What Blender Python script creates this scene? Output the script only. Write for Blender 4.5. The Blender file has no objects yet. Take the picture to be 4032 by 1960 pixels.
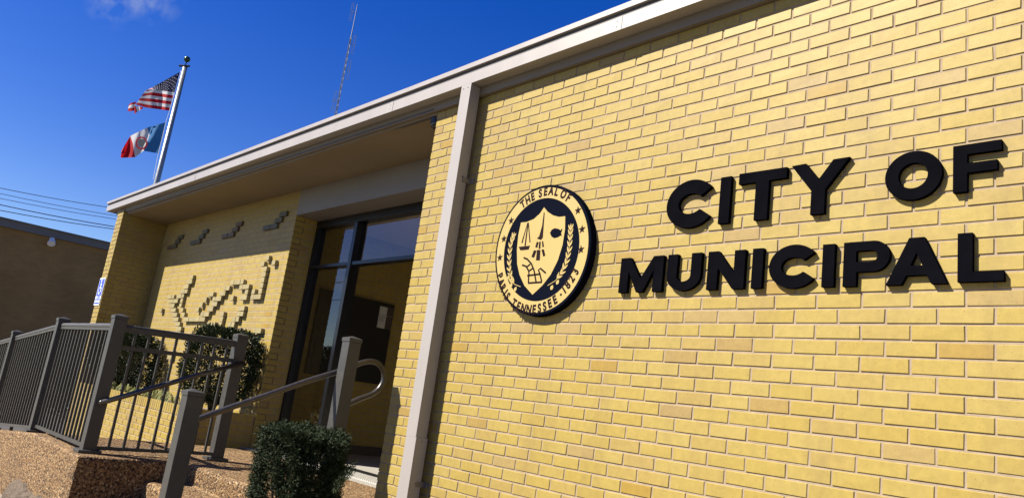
import bpy, bmesh, math, random
from mathutils import Vector, Matrix
random.seed(7)
rnd = random.random
sc = bpy.context.scene
COL = sc.collection

# ------------------------------------------------------------------ camera, sky, sun, exposure
CAM = Vector((0.963, -3.210, 1.5))
RX = Vector((0.678736, 0.722118, 0.133655))
RY = Vector((-0.068333, 0.243307, -0.967539))
RZ = Vector((-0.731197, 0.647570, 0.214486))
FPX = 2973.17
cd = bpy.data.cameras.new('camera'); cam = bpy.data.objects.new('camera', cd); COL.objects.link(cam)
m = Matrix.Identity(4)
for i in range(3):
    m[i][0] = RX[i]; m[i][1] = -RY[i]; m[i][2] = -RZ[i]; m[i][3] = CAM[i]
cam.matrix_world = m
cd.sensor_fit = 'HORIZONTAL'; cd.sensor_width = 36; cd.lens = 36 * FPX / 4032
cd.clip_start = 0.05; cd.clip_end = 3000
sc.camera = cam

SUN = Vector((-0.60, -1.0, 1.12)).normalized()          # towards the sun
w = bpy.data.worlds.new('World'); sc.world = w; w.use_nodes = True
nt = w.node_tree; nt.nodes.clear()
wo = nt.nodes.new('ShaderNodeOutputWorld'); bg = nt.nodes.new('ShaderNodeBackground')
sky = nt.nodes.new('ShaderNodeTexSky'); sky.sky_type = 'NISHITA'; sky.sun_disc = False
sky.sun_elevation = math.asin(SUN.z); sky.sun_rotation = math.atan2(SUN.x, SUN.y)
sky.air_density = 1.0; sky.dust_density = 0.25; sky.ozone_density = 2.2; sky.altitude = 100
hs = nt.nodes.new('ShaderNodeHueSaturation'); hs.inputs['Saturation'].default_value = 1.46; hs.inputs['Hue'].default_value = 0.528; hs.inputs['Value'].default_value = 1.10
nt.links.new(sky.outputs[0], hs.inputs['Color'])
# two wisps of cirrus high on the left
tc = nt.nodes.new('ShaderNodeTexCoord')
def wisp(direction, radius, gain, prev):
    d = Vector(direction).normalized()
    vm = nt.nodes.new('ShaderNodeVectorMath'); vm.operation = 'DISTANCE'; vm.inputs[1].default_value = d
    nt.links.new(tc.outputs['Generated'], vm.inputs[0])
    mr = nt.nodes.new('ShaderNodeMapRange'); mr.inputs['From Min'].default_value = 0; mr.inputs['From Max'].default_value = radius
    mr.inputs['To Min'].default_value = 1; mr.inputs['To Max'].default_value = 0
    nt.links.new(vm.outputs['Value'], mr.inputs['Value'])
    nz = nt.nodes.new('ShaderNodeTexNoise'); nz.inputs['Scale'].default_value = 38; nz.inputs['Detail'].default_value = 7
    nt.links.new(tc.outputs['Generated'], nz.inputs['Vector'])
    r2 = nt.nodes.new('ShaderNodeMapRange'); r2.inputs['From Min'].default_value = 0.42; r2.inputs['From Max'].default_value = 0.75
    nt.links.new(nz.outputs[0], r2.inputs['Value'])
    mu = nt.nodes.new('ShaderNodeMath'); mu.operation = 'MULTIPLY'; nt.links.new(mr.outputs[0], mu.inputs[0]); nt.links.new(r2.outputs[0], mu.inputs[1])
    m2 = nt.nodes.new('ShaderNodeMath'); m2.operation = 'MULTIPLY'; m2.inputs[1].default_value = gain; nt.links.new(mu.outputs[0], m2.inputs[0])
    mx = nt.nodes.new('ShaderNodeMix'); mx.data_type = 'RGBA'; mx.inputs[7].default_value = (4.2, 4.6, 5.2, 1)
    nt.links.new(m2.outputs[0], mx.inputs[0]); nt.links.new(prev, mx.inputs[6])
    return mx.outputs[2]
def ray(px, py):                                         # direction through a pixel of the 4032x1960 photograph
    return RX * ((px - 2016) / FPX) + RY * ((py - 980) / FPX) + RZ
o1 = wisp(ray(600, -25), 0.038, 0.75, hs.outputs[0])
o2 = wisp(ray(440, 20), 0.03, 0.6, o1)
nt.links.new(o2, bg.inputs['Color']); bg.inputs['Strength'].default_value = 0.050
nt.links.new(bg.outputs[0], wo.inputs['Surface'])
sd = bpy.data.lights.new('sun', 'SUN'); sd.energy = 5.0; sd.angle = math.radians(0.53); sd.color = (1.0, 0.925, 0.81)
so = bpy.data.objects.new('sun', sd); COL.objects.link(so)
so.rotation_euler = (-SUN).to_track_quat('-Z', 'Y').to_euler()
so.location = (-6, -10, 12)
sc.view_settings.view_transform = 'Standard'; sc.view_settings.look = 'None'
sc.view_settings.exposure = 1.42; sc.view_settings.gamma = 1
sc.render.engine = 'CYCLES'
sc.cycles.max_bounces = 8; sc.cycles.transparent_max_bounces = 12

# ------------------------------------------------------------------ helpers
def bp(px, py, ax, val):                                 # photo pixel -> point on a world plane
    d = ray(px, py); i = 'xyz'.index(ax); t = (val - CAM[i]) / d[i]
    return CAM + d * t
def crop(ox, oy, s): return lambda x, y: (ox + x / s, oy + y / s)
def D(x, y): return (x * 1.5652, y * 1.5652)

class MB:
    def __init__(s): s.v = []; s.f = []; s.m = []; s.a = []
    def add(s, vs, fs, mat=0, att=0.0):
        b = len(s.v); s.v += [tuple(v) for v in vs]
        for f in fs: s.f.append(tuple(b + i for i in f)); s.m.append(mat); s.a.append(att)
    def box(s, x0, x1, y0, y1, z0, z1, mat=0, att=0.0):
        s.add([(x0,y0,z0),(x1,y0,z0),(x1,y1,z0),(x0,y1,z0),(x0,y0,z1),(x1,y0,z1),(x1,y1,z1),(x0,y1,z1)],
              [(0,3,2,1),(4,5,6,7),(0,1,5,4),(1,2,6,5),(2,3,7,6),(3,0,4,7)], mat, att)
    def obox(s, O, U, V, W, mat=0, att=0.0):               # box from a corner and three edge vectors
        O, U, V, W = map(Vector, (O, U, V, W))
        s.add([O, O+U, O+U+V, O+V, O+W, O+U+W, O+U+V+W, O+V+W],
              [(0,3,2,1),(4,5,6,7),(0,1,5,4),(1,2,6,5),(2,3,7,6),(3,0,4,7)], mat, att)
    def prism(s, poly, plane, a, b, mat=0):               # polygon (2D) extruded along an axis; plane 'xz' -> y etc.
        n = len(poly)
        def P(p, t):
            return {'xz': (p[0], t, p[1]), 'yz': (t, p[0], p[1]), 'xy': (p[0], p[1], t)}[plane]
        vs = [P(p, a) for p in poly] + [P(p, b) for p in poly]
        s.add(vs, [tuple(range(n))[::-1], tuple(range(n, 2*n))] + [(i, (i+1) % n, n+(i+1) % n, n+i) for i in range(n)], mat)
    def tube(s, pts, r, n=10, mat=0, caps=True, r2=None):
        pts = [Vector(p) for p in pts]; rings = []
        up = None
        for i, p in enumerate(pts):
            t = ((pts[min(i+1, len(pts)-1)] - p).normalized() + (p - pts[max(i-1, 0)]).normalized()).normalized()
            if up is None:
                up = t.orthogonal().normalized()
            up = (up - t * up.dot(t)).normalized(); sd_ = t.cross(up)
            rr = r if r2 is None else r + (r2 - r) * i / (len(pts) - 1)
            rings.append([p + (up * math.cos(2*math.pi*k/n) + sd_ * math.sin(2*math.pi*k/n)) * rr for k in range(n)])
        vs = [v for rg in rings for v in rg]; fs = []
        for i in range(len(rings) - 1):
            for k in range(n):
                fs.append((i*n+k, i*n+(k+1) % n, (i+1)*n+(k+1) % n, (i+1)*n+k))
        if caps: fs += [tuple(range(n))[::-1], tuple((len(rings)-1)*n + k for k in range(n))]
        s.add(vs, fs, mat)
    def sphere(s, c, r, nu=14, nv=8, mat=0, sc_=(1,1,1)):
        vs = []; fs = []
        for j in range(nv+1):
            th = math.pi * j / nv
            for i in range(nu):
                ph = 2*math.pi*i/nu
                vs.append((c[0]+r*sc_[0]*math.sin(th)*math.cos(ph), c[1]+r*sc_[1]*math.sin(th)*math.sin(ph), c[2]+r*sc_[2]*math.cos(th)))
        for j in range(nv):
            for i in range(nu):
                fs.append((j*nu+i, (j+1)*nu+i, (j+1)*nu+(i+1) % nu, j*nu+(i+1) % nu))
        s.add(vs, fs, mat)
    def build(s, name, mats, parent=None, smooth=False, bevel=0, label=None):
        root = Vector((0, 0, 0)); p = parent
        while p is not None: root = root + Vector(p.location); p = p.parent
        me = bpy.data.meshes.new(name)
        me.from_pydata([tuple(Vector(v) - root) for v in s.v], [], s.f)
        if not isinstance(mats, (list, tuple)): mats = [mats]
        for mt in mats: me.materials.append(mt)
        me.polygons.foreach_set('material_index', s.m)
        at = me.attributes.new('rnd', 'FLOAT', 'FACE'); at.data.foreach_set('value', s.a)
        if smooth: me.polygons.foreach_set('use_smooth', [True]*len(s.f))
        me.update()
        o = bpy.data.objects.new(name, me); COL.objects.link(o)
        if parent is not None: o.parent = parent
        if bevel:
            bm = bmesh.new(); bm.from_mesh(me); bmesh.ops.remove_doubles(bm, verts=bm.verts, dist=1e-6)
            bmesh.ops.bevel(bm, geom=[e for e in bm.edges if len(e.link_faces) == 2 and e.calc_face_angle(0) > 0.5], offset=bevel, segments=2, affect='EDGES', profile=0.6)
            bm.to_mesh(me); bm.free()
        if label: o['label'] = label
        return o
def thing(name, label, cat, loc=(0, 0, 0), group=None):
    o = bpy.data.objects.new(name, None); COL.objects.link(o); o.location = loc
    o.empty_display_size = 0.2
    o['label'] = label; o['category'] = cat
    if group: o['group'] = group
    return o
def tag(o, label, cat, group=None):
    o['label'] = label; o['category'] = cat
    if group: o['group'] = group
    return o
def struct(o): o['kind'] = 'structure'; return o
def recenter(o, loc):                                     # give a single-mesh thing an origin at its base
    v = Vector(loc); me = o.data
    me.transform(Matrix.Translation(-v)); o.location = v; return o

# ------------------------------------------------------------------ materials
def base_mat(name, col, rough=0.6, metal=0.0, spec=0.5):
    mt = bpy.data.materials.new(name); mt.use_nodes = True
    b = mt.node_tree.nodes['Principled BSDF']
    b.inputs['Base Color'].default_value = (*col, 1); b.inputs['Roughness'].default_value = rough
    b.inputs['Metallic'].default_value = metal; b.inputs['Specular IOR Level'].default_value = spec
    return mt
def N(mt, t, **kw):
    n = mt.node_tree.nodes.new(t)
    for k, v in kw.items():
        if k in n.inputs: n.inputs[k].default_value = v
        else: setattr(n, k, v)
    return n
def L(mt, a, b): mt.node_tree.links.new(a, b)
KA = 0.74
def noise_mat(name, c1, c2, scale=8, rough=0.6, bump=0.15, bscale=60, metal=0, detail=6, rv=0.1, spec=0.5, stretch=None, dist=0.002):
    c1 = tuple(v*KA for v in c1); c2 = tuple(v*KA for v in c2)
    mt = base_mat(name, c1, rough, metal, spec); b = mt.node_tree.nodes['Principled BSDF']
    g = N(mt, 'ShaderNodeTexCoord'); src = g.outputs['Object']
    if stretch:
        mp = N(mt, 'ShaderNodeMapping'); mp.inputs['Scale'].default_value = stretch; L(mt, src, mp.inputs[0]); src = mp.outputs[0]
    nz = N(mt, 'ShaderNodeTexNoise', Scale=scale, Detail=detail, Roughness=0.6); L(mt, src, nz.inputs['Vector'])
    cr = N(mt, 'ShaderNodeValToRGB'); cr.color_ramp.elements[0].position = 0.3; cr.color_ramp.elements[1].position = 0.72
    cr.color_ramp.elements[0].color = (*c1, 1); cr.color_ramp.elements[1].color = (*c2, 1)
    L(mt, nz.outputs[0], cr.inputs[0]); L(mt, cr.outputs[0], b.inputs['Base Color'])
    mr = N(mt, 'ShaderNodeMapRange'); mr.inputs['To Min'].default_value = rough - rv; mr.inputs['To Max'].default_value = rough + rv
    L(mt, nz.outputs[0], mr.inputs[0]); L(mt, mr.outputs[0], b.inputs['Roughness'])
    if bump:
        n2 = N(mt, 'ShaderNodeTexNoise', Scale=bscale, Detail=4); L(mt, g.outputs['Object'], n2.inputs['Vector'])
        bu = N(mt, 'ShaderNodeBump', Strength=bump, Distance=dist); L(mt, n2.outputs[0], bu.inputs['Height']); L(mt, bu.outputs[0], b.inputs['Normal'])
    return mt
def brick_mat(name, ramp, rough=0.5, tint=1.0):
    ramp = [(p, tuple(v*KA*q for v, q in zip(c, (0.90, 0.855, 0.75)))) for p, c in ramp]; tint *= KA*0.8
    mt = base_mat(name, (0.5, 0.4, 0.15), rough, 0, 0.22); b = mt.node_tree.nodes['Principled BSDF']
    at = N(mt, 'ShaderNodeAttribute'); at.attribute_name = 'rnd'
    cr = N(mt, 'ShaderNodeValToRGB'); e = cr.color_ramp.elements
    e[0].position = ramp[0][0]; e[0].color = (*ramp[0][1], 1); e[1].position = ramp[-1][0]; e[1].color = (*ramp[-1][1], 1)
    for p, c in ramp[1:-1]:
        k = e.new(p); k.color = (*c, 1)
    L(mt, at.outputs['Fac'], cr.inputs[0])
    g = N(mt, 'ShaderNodeTexCoord')
    # soft mottling inside each brick
    n1 = N(mt, 'ShaderNodeTexNoise', Scale=28, Detail=8, Roughness=0.7); L(mt, g.outputs['Object'], n1.inputs['Vector'])
    r1 = N(mt, 'ShaderNodeMapRange'); r1.inputs['From Min'].default_value = 0.3; r1.inputs['From Max'].default_value = 0.7
    r1.inputs['To Min'].default_value = 0.86; r1.inputs['To Max'].default_value = 1.08; L(mt, n1.outputs[0], r1.inputs[0])
    # iron specks
    vo = N(mt, 'ShaderNodeTexVoronoi', Scale=75); L(mt, g.outputs['Object'], vo.inputs['Vector'])
    lt = N(mt, 'ShaderNodeMath', operation='LESS_THAN'); lt.inputs[1].default_value = 0.17; L(mt, vo.outputs['Distance'], lt.inputs[0])
    sp = N(mt, 'ShaderNodeSeparateColor'); L(mt, vo.outputs['Color'], sp.inputs[0])
    gt = N(mt, 'ShaderNodeMath', operation='GREATER_THAN'); gt.inputs[1].default_value = 0.66; L(mt, sp.outputs[0], gt.inputs[0])
    mu = N(mt, 'ShaderNodeMath', operation='MULTIPLY'); L(mt, lt.outputs[0], mu.inputs[0]); L(mt, gt.outputs[0], mu.inputs[1])
    m5 = N(mt, 'ShaderNodeMath', operation='MULTIPLY'); m5.inputs[1].default_value = 0.55; L(mt, mu.outputs[0], m5.inputs[0])
    # weather staining, stretched downwards
    mp = N(mt, 'ShaderNodeMapping'); mp.inputs['Scale'].default_value = (2.6, 2.6, 0.5); L(mt, g.outputs['Object'], mp.inputs[0])
    n3 = N(mt, 'ShaderNodeTexNoise', Scale=1.6, Detail=7, Roughness=0.65); L(mt, mp.outputs[0], n3.inputs['Vector'])
    r3 = N(mt, 'ShaderNodeMapRange'); r3.inputs['From Min'].default_value = 0.50; r3.inputs['From Max'].default_value = 0.78
    r3.inputs['To Max'].default_value = 0.5; L(mt, n3.outputs[0], r3.inputs[0])
    a = N(mt, 'ShaderNodeMix', data_type='RGBA', blend_type='MULTIPLY'); a.inputs[0].default_value = 1
    L(mt, cr.outputs[0], a.inputs[6]); L(mt, r1.outputs[0], a.inputs[7])
    c = N(mt, 'ShaderNodeMix', data_type='RGBA'); c.inputs[7].default_value = (0.27*tint, 0.19*tint, 0.08*tint, 1)
    L(mt, r3.outputs[0], c.inputs[0]); L(mt, a.outputs[2], c.inputs[6])
    d = N(mt, 'ShaderNodeMix', data_type='RGBA'); d.inputs[7].default_value = (0.16, 0.09, 0.03, 1)
    L(mt, m5.outputs[0], d.inputs[0]); L(mt, c.outputs[2], d.inputs[6]); L(mt, d.outputs[2], b.inputs['Base Color'])
    n4 = N(mt, 'ShaderNodeTexNoise', Scale=150, Detail=5); L(mt, g.outputs['Object'], n4.inputs['Vector'])
    bu = N(mt, 'ShaderNodeBump', Strength=0.25, Distance=0.0012); L(mt, n4.outputs[0], bu.inputs['Height'])
    L(mt, bu.outputs[0], b.inputs['Normal'])
    return mt

YB = [(0.0, (0.415, 0.325, 0.088)), (0.25, (0.43, 0.345, 0.115)), (0.5, (0.41, 0.315, 0.082)), (0.72, (0.425, 0.335, 0.102)),
      (0.92, (0.405, 0.31, 0.105)), (0.975, (0.385, 0.295, 0.13)), (0.985, (0.385, 0.265, 0.050)), (1.0, (0.36, 0.27, 0.12))]
M_BRICK = brick_mat('yellow_brick', YB)
M_RELIEF = brick_mat('olive_brick', [(0, (0.39, 0.35, 0.20)), (0.5, (0.42, 0.37, 0.21)), (1, (0.37, 0.33, 0.195))], tint=0.9)
M_OLIVE = brick_mat('green_glazed_brick', [(0, (0.12, 0.12, 0.08)), (0.5, (0.135, 0.13, 0.085)), (1, (0.16, 0.105, 0.065))], tint=0.6)
M_MORTAR = noise_mat('mortar', (0.30, 0.235, 0.160), (0.40, 0.315, 0.225), 14, 0.9, 0.5, 180, spec=0.1)
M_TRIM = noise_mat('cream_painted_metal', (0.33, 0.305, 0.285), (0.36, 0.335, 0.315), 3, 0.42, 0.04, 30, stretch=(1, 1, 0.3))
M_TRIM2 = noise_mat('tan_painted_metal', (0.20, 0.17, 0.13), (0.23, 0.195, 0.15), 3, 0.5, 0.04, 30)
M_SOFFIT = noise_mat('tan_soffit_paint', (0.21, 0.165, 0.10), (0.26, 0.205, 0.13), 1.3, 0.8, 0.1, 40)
M_BEAM = noise_mat('grey_beam_paint', (0.20, 0.18, 0.165), (0.24, 0.22, 0.20), 2, 0.55, 0.05, 40)
M_GROOVE = base_mat('dark_groove', (0.06, 0.055, 0.05), 0.6)
M_BRONZE = base_mat('dark_bronze_frame', (0.018, 0.019, 0.022), 0.3, 0.6)
M_RAIL = noise_mat('bronze_grey_powder_coat', (0.042, 0.041, 0.036), (0.055, 0.053, 0.047), 20, 0.5, 0.15, 300, spec=0.5, dist=0.0006)
M_TUBE = noise_mat('bronze_metal_tube', (0.095, 0.088, 0.080), (0.13, 0.12, 0.11), 30, 0.34, 0.02, 100, metal=0.75)
M_BLACK = noise_mat('black_painted_letter', (0.0030, 0.0030, 0.0045), (0.0055, 0.0055, 0.0075), 6, 0.8, 0.1, 250, dist=0.0005, spec=0.0)
M_NAVY = base_mat('navy_enamel', (0.004, 0.005, 0.010), 0.7, 0, 0.0)
M_GOLD = noise_mat('yellow_gold_enamel', (0.46, 0.345, 0.112), (0.48, 0.36, 0.125), 3, 0.35, 0, spec=0.4)
M_MAROON = base_mat('dark_maroon_enamel', (0.012, 0.005, 0.006), 0.7, 0, 0.05)
M_CONC = noise_mat('pale_concrete', (0.27, 0.26, 0.22), (0.34, 0.32, 0.28), 9, 0.85, 0.3, 90)
M_GREYC = noise_mat('grey_crumbled_concrete', (0.085, 0.062, 0.042), (0.17, 0.125, 0.085), 22, 0.95, 1.0, 60, dist=0.02)
M_ROOF = noise_mat('roof_metal', (0.30, 0.29, 0.27), (0.36, 0.35, 0.33), 2, 0.6, 0.1, 20)
M_CREAM = noise_mat('cream_interior_paint', (0.70, 0.60, 0.42), (0.75, 0.65, 0.47), 2, 0.8, 0.05, 40)
M_DARK = base_mat('interior_dark', (0.05, 0.045, 0.04), 0.8)
M_SOIL = noise_mat('planter_soil', (0.05, 0.035, 0.02), (0.10, 0.07, 0.04), 20, 0.95, 1.0, 40, dist=0.02)
M_ASPH = noise_mat('asphalt', (0.045, 0.043, 0.04), (0.06, 0.058, 0.054), 30, 0.9, 0.5, 120)
M_WALK = noise_mat('sidewalk_concrete', (0.24, 0.185, 0.125), (0.30, 0.235, 0.165), 5, 0.9, 0.4, 100)
M_WHITE = base_mat('white_paint', (0.75, 0.75, 0.75), 0.5)
M_PAPER = noise_mat('paper_notice', (0.55, 0.55, 0.53), (0.62, 0.62, 0.60), 9, 0.7, 0)
M_GREYINK = base_mat('grey_ink', (0.10, 0.10, 0.10), 0.7)
M_BLUE = base_mat('sign_blue', (0.035, 0.055, 0.42), 0.4)
M_SKYW = base_mat('sign_white', (0.72, 0.80, 0.82), 0.4)
M_GALV = noise_mat('galvanised_steel', (0.12, 0.135, 0.15), (0.2, 0.22, 0.24), 12, 0.5, 0.05, 60, metal=0.3)
M_POLE = noise_mat('brushed_aluminium', (0.30, 0.32, 0.31), (0.40, 0.42, 0.41), 12, 0.38, 0.05, 60, metal=0.55)
M_BALL = base_mat('dark_green_ball', (0.02, 0.05, 0.03), 0.25, 0.5)
M_CABLE = base_mat('black_cable', (0.02, 0.02, 0.02), 0.5)

def aggregate():
    mt = base_mat('exposed_aggregate', (0.4, 0.27, 0.15), 0.8, 0, 0.3); b = mt.node_tree.nodes['Principled BSDF']
    g = N(mt, 'ShaderNodeTexCoord')
    # distort so the pebbles are not perfect cells
    nd = N(mt, 'ShaderNodeTexNoise', Scale=30, Detail=3); L(mt, g.outputs['Object'], nd.inputs['Vector'])
    mx = N(mt, 'ShaderNodeMix', data_type='RGBA', blend_type='LINEAR_LIGHT'); mx.inputs[0].default_value = 0.018
    L(mt, g.outputs['Object'], mx.inputs[6]); L(mt, nd.outputs['Color'], mx.inputs[7])
    vo = N(mt, 'ShaderNodeTexVoronoi', Scale=62); vo.inputs['Randomness'].default_value = 1; L(mt, mx.outputs[2], vo.inputs['Vector'])
    sp = N(mt, 'ShaderNodeSeparateColor'); L(mt, vo.outputs['Color'], sp.inputs[0])
    cr = N(mt, 'ShaderNodeValToRGB'); e = cr.color_ramp.elements
    e[0].color = (0.17,0.088,0.033,1); e[1].color = (0.56,0.41,0.22,1)
    for p, c in ((0.25, (0.30,0.17,0.065)), (0.5, (0.42,0.26,0.115)), (0.7, (0.25,0.135,0.05)), (0.85, (0.48,0.32,0.155))):
        k = e.new(p); k.color = (*c, 1)
    L(mt, sp.outputs[0], cr.inputs[0])
    r = N(mt, 'ShaderNodeMapRange'); r.inputs['From Min'].default_value = 0.45; r.inputs['From Max'].default_value = 0.75
    L(mt, vo.outputs['Distance'], r.inputs[0])
    c2 = N(mt, 'ShaderNodeMix', data_type='RGBA'); c2.inputs[7].default_value = (0.05,0.028,0.014,1)
    L(mt, r.outputs[0], c2.inputs[0]); L(mt, cr.outputs[0], c2.inputs[6])
    nb = N(mt, 'ShaderNodeTexNoise', Scale=2.5, Detail=5); L(mt, g.outputs['Object'], nb.inputs['Vector'])
    rb = N(mt, 'ShaderNodeMapRange'); rb.inputs['From Min'].default_value = 0.3; rb.inputs['From Max'].default_value = 0.7
    rb.inputs['To Min'].default_value = 0.50; rb.inputs['To Max'].default_value = 0.76; L(mt, nb.outputs[0], rb.inputs[0])
    c3 = N(mt, 'ShaderNodeMix', data_type='RGBA', blend_type='MULTIPLY'); c3.inputs[0].default_value = 1
    L(mt, c2.outputs[2], c3.inputs[6]); L(mt, rb.outputs[0], c3.inputs[7]); L(mt, c3.outputs[2], b.inputs['Base Color'])
    iv = N(mt, 'ShaderNodeMath', operation='SUBTRACT'); iv.inputs[0].default_value = 1; L(mt, vo.outputs['Distance'], iv.inputs[1])
    ad = N(mt, 'ShaderNodeMath', operation='ADD'); L(mt, iv.outputs[0], ad.inputs[0]); L(mt, sp.outputs[1], ad.inputs[1])
    bu = N(mt, 'ShaderNodeBump', Strength=1.0, Distance=0.009); L(mt, ad.outputs[0], bu.inputs['Height']); L(mt, bu.outputs[0], b.inputs['Normal'])
    return mt
M_AGG = aggregate()

def far_brick():
    mt = base_mat('brown_brick', (0.2, 0.15, 0.09), 0.85, 0, 0.2); b = mt.node_tree.nodes['Principled BSDF']
    g = N(mt, 'ShaderNodeTexCoord'); mp = N(mt, 'ShaderNodeMapping'); mp.inputs['Rotation'].default_value = (math.pi/2, 0, math.pi/2)
    cx = N(mt, 'ShaderNodeSeparateXYZ'); L(mt, g.outputs['Object'], cx.inputs[0])
    cb = N(mt, 'ShaderNodeCombineXYZ'); L(mt, cx.outputs[1], cb.inputs[0]); L(mt, cx.outputs[2], cb.inputs[1])
    bt = N(mt, 'ShaderNodeTexBrick'); bt.inputs['Scale'].default_value = 1; bt.inputs['Brick Width'].default_value = 0.2
    bt.inputs['Row Height'].default_value = 0.0677; bt.inputs['Mortar Size'].default_value = 0.006
    bt.inputs['Color1'].default_value = (0.235,0.136,0.046,1); bt.inputs['Color2'].default_value = (0.27,0.16,0.055,1); bt.inputs['Mortar'].default_value = (0.22,0.14,0.065,1)
    L(mt, cb.outputs[0], bt.inputs['Vector'])
    nz = N(mt, 'ShaderNodeTexNoise', Scale=1.2, Detail=6); L(mt, g.outputs['Object'], nz.inputs['Vector'])
    r = N(mt, 'ShaderNodeMapRange'); r.inputs['From Min'].default_value = 0.3; r.inputs['From Max'].default_value = 0.7; r.inputs['To Min'].default_value = 0.85; r.inputs['To Max'].default_value = 1.12
    L(mt, nz.outputs[0], r.inputs[0])
    c = N(mt, 'ShaderNodeMix', data_type='RGBA', blend_type='MULTIPLY'); c.inputs[0].default_value = 1
    L(mt, bt.outputs[0], c.inputs[6]); L(mt, r.outputs[0], c.inputs[7]); L(mt, c.outputs[2], b.inputs['Base Color'])
    return mt
M_FAR = far_brick()

def glass_mat():
    mt = bpy.data.materials.new('tinted_glass'); mt.use_nodes = True; n = mt.node_tree.nodes; n.clear()
    out = n.new('ShaderNodeOutputMaterial'); mx = n.new('ShaderNodeMixShader'); tr = n.new('ShaderNodeBsdfTransparent')
    gl = n.new('ShaderNodeBsdfGlossy'); gl.inputs['Roughness'].default_value = 0.0; gl.inputs['Color'].default_value = (0.85, 0.85, 0.9, 1)
    tr.inputs['Color'].default_value = (0.62, 0.60, 0.56, 1)
    fr = n.new('ShaderNodeFresnel'); fr.inputs['IOR'].default_value = 1.75
    mt.node_tree.links.new(fr.outputs[0], mx.inputs[0]); mt.node_tree.links.new(tr.outputs[0], mx.inputs[1]); mt.node_tree.links.new(gl.outputs[0], mx.inputs[2])
    mt.node_tree.links.new(mx.outputs[0], out.inputs['Surface'])
    return mt
M_GLASS = glass_mat()

def leaf_mat(name, c1, c2, rough=0.35, trans=0.25):
    mt = base_mat(name, c1, rough, 0, 0.5); b = mt.node_tree.nodes['Principled BSDF']; b.inputs['Specular IOR Level'].default_value = 0.22
    at = N(mt, 'ShaderNodeAttribute'); at.attribute_name = 'rnd'
    cr = N(mt, 'ShaderNodeValToRGB'); cr.color_ramp.elements[0].color = (*c1, 1); cr.color_ramp.elements[1].color = (*c2, 1)
    L(mt, at.outputs['Fac'], cr.inputs[0]); L(mt, cr.outputs[0], b.inputs['Base Color'])
    t = N(mt, 'ShaderNodeBsdfTranslucent'); L(mt, cr.outputs[0], t.inputs['Color'])
    mx = N(mt, 'ShaderNodeMixShader'); mx.inputs[0].default_value = trans
    out = [n for n in mt.node_tree.nodes if n.type == 'OUTPUT_MATERIAL'][0]
    L(mt, b.outputs[0], mx.inputs[1]); L(mt, t.outputs[0], mx.inputs[2]); L(mt, mx.outputs[0], out.inputs['Surface'])
    return mt
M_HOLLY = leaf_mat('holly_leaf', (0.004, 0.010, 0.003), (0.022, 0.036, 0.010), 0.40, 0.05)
M_YEW = leaf_mat('yew_needle', (0.003, 0.008, 0.002), (0.017, 0.030, 0.007), 0.7, 0.04)
M_LILY = leaf_mat('strap_leaf', (0.12, 0.15, 0.04), (0.30, 0.28, 0.12), 0.5, 0.3)
M_BARK = noise_mat('shrub_bark', (0.06, 0.045, 0.03), (0.11, 0.085, 0.06), 30, 0.9, 0.6, 80)

# ------------------------------------------------------------------ brick walls (every brick is real geometry)
CH, BL = 0.0677, 0.198
def lay_bricks(mb, O, U, Nrm, u0, u1, z0, z1, zph, uph, skip=None, only=None, proud=0.0, parity=0, jit=1.0, thick=0.05):
    """O: point on the wall face; U: along the wall; Nrm: outward. Bricks of course k have their bottom at zph+k*CH."""
    O, U, Nrm = Vector(O), Vector(U), Vector(Nrm); Z = Vector((0, 0, 1))
    k0 = math.floor((z0 - zph) / CH) - 1; k1 = math.ceil((z1 - zph) / CH) + 1
    flip = U.cross(Z).dot(Nrm) < 0
    for k in range(k0, k1):
        za, zb = zph + k*CH, zph + k*CH + CH - 0.0095
        za, zb = max(za, z0), min(zb, z1)
        if zb - za < 0.012: continue
        off = 0.5 if (k + parity) % 2 else 0.0
        n0 = math.floor((u0 - uph) / BL - off) - 1; n1 = math.ceil((u1 - uph) / BL - off) + 2
        for n in range(n0, n1):
            ub = uph + (n + off) * BL; ua = ub - BL + 0.0095
            a_, b_ = max(ua, u0), min(ub, u1)
            if b_ - a_ < 0.035: continue
            if a_ - u0 < 0.045: a_ = u0
            if u1 - b_ < 0.045: b_ = u1
            if skip and skip((a_+b_)/2, (za+zb)/2): continue
            j = lambda s=0.0012: (rnd()-0.5)*2*s*jit
            dz1, dz2 = j(0.0014), j(0.0014); d = proud + j(0.0009); c = 0.0022
            P = [(a_+j(), za+dz1+j(.0006)), (b_+j(), za+dz1+j(.0006)), (b_+j(), zb+dz2+j(.0006)), (a_+j(), zb+dz2+j(.0006))]
            sg = [(1, 1), (-1, 1), (-1, -1), (1, -1)]
            F = [O + U*(p[0]+s[0]*c) + Z*(p[1]+s[1]*c) + Nrm*(d+j(.0006)) for p, s in zip(P, sg)]
            E = [O + U*p[0] + Z*p[1] + Nrm*(d-c) for p in P]
            B = [O + U*p[0] + Z*p[1] - Nrm*thick*0.6 for p in P]
            fs = [(0, 1, 2, 3)] + [(4+i, 4+(i+1) % 4, (i+1) % 4, i) for i in range(4)] + [(8+i, 8+(i+1) % 4, 4+(i+1) % 4, 4+i) for i in range(4)]
            if flip: fs = [f[::-1] for f in fs]
            mb.add(F+E+B, fs, 0, rnd())
def wall_solid(mb, O, U, Nrm, u0, u1, z0, z1, depth=0.09, rec=0.0042, mat=1):
    O, U, Nrm = Vector(O), Vector(U), Vector(Nrm)
    mb.obox(O + U*u0 + Vector((0, 0, z0)) - Nrm*rec, U*(u1-u0), -Nrm*depth, Vector((0, 0, z1-z0)), mat)

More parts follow.
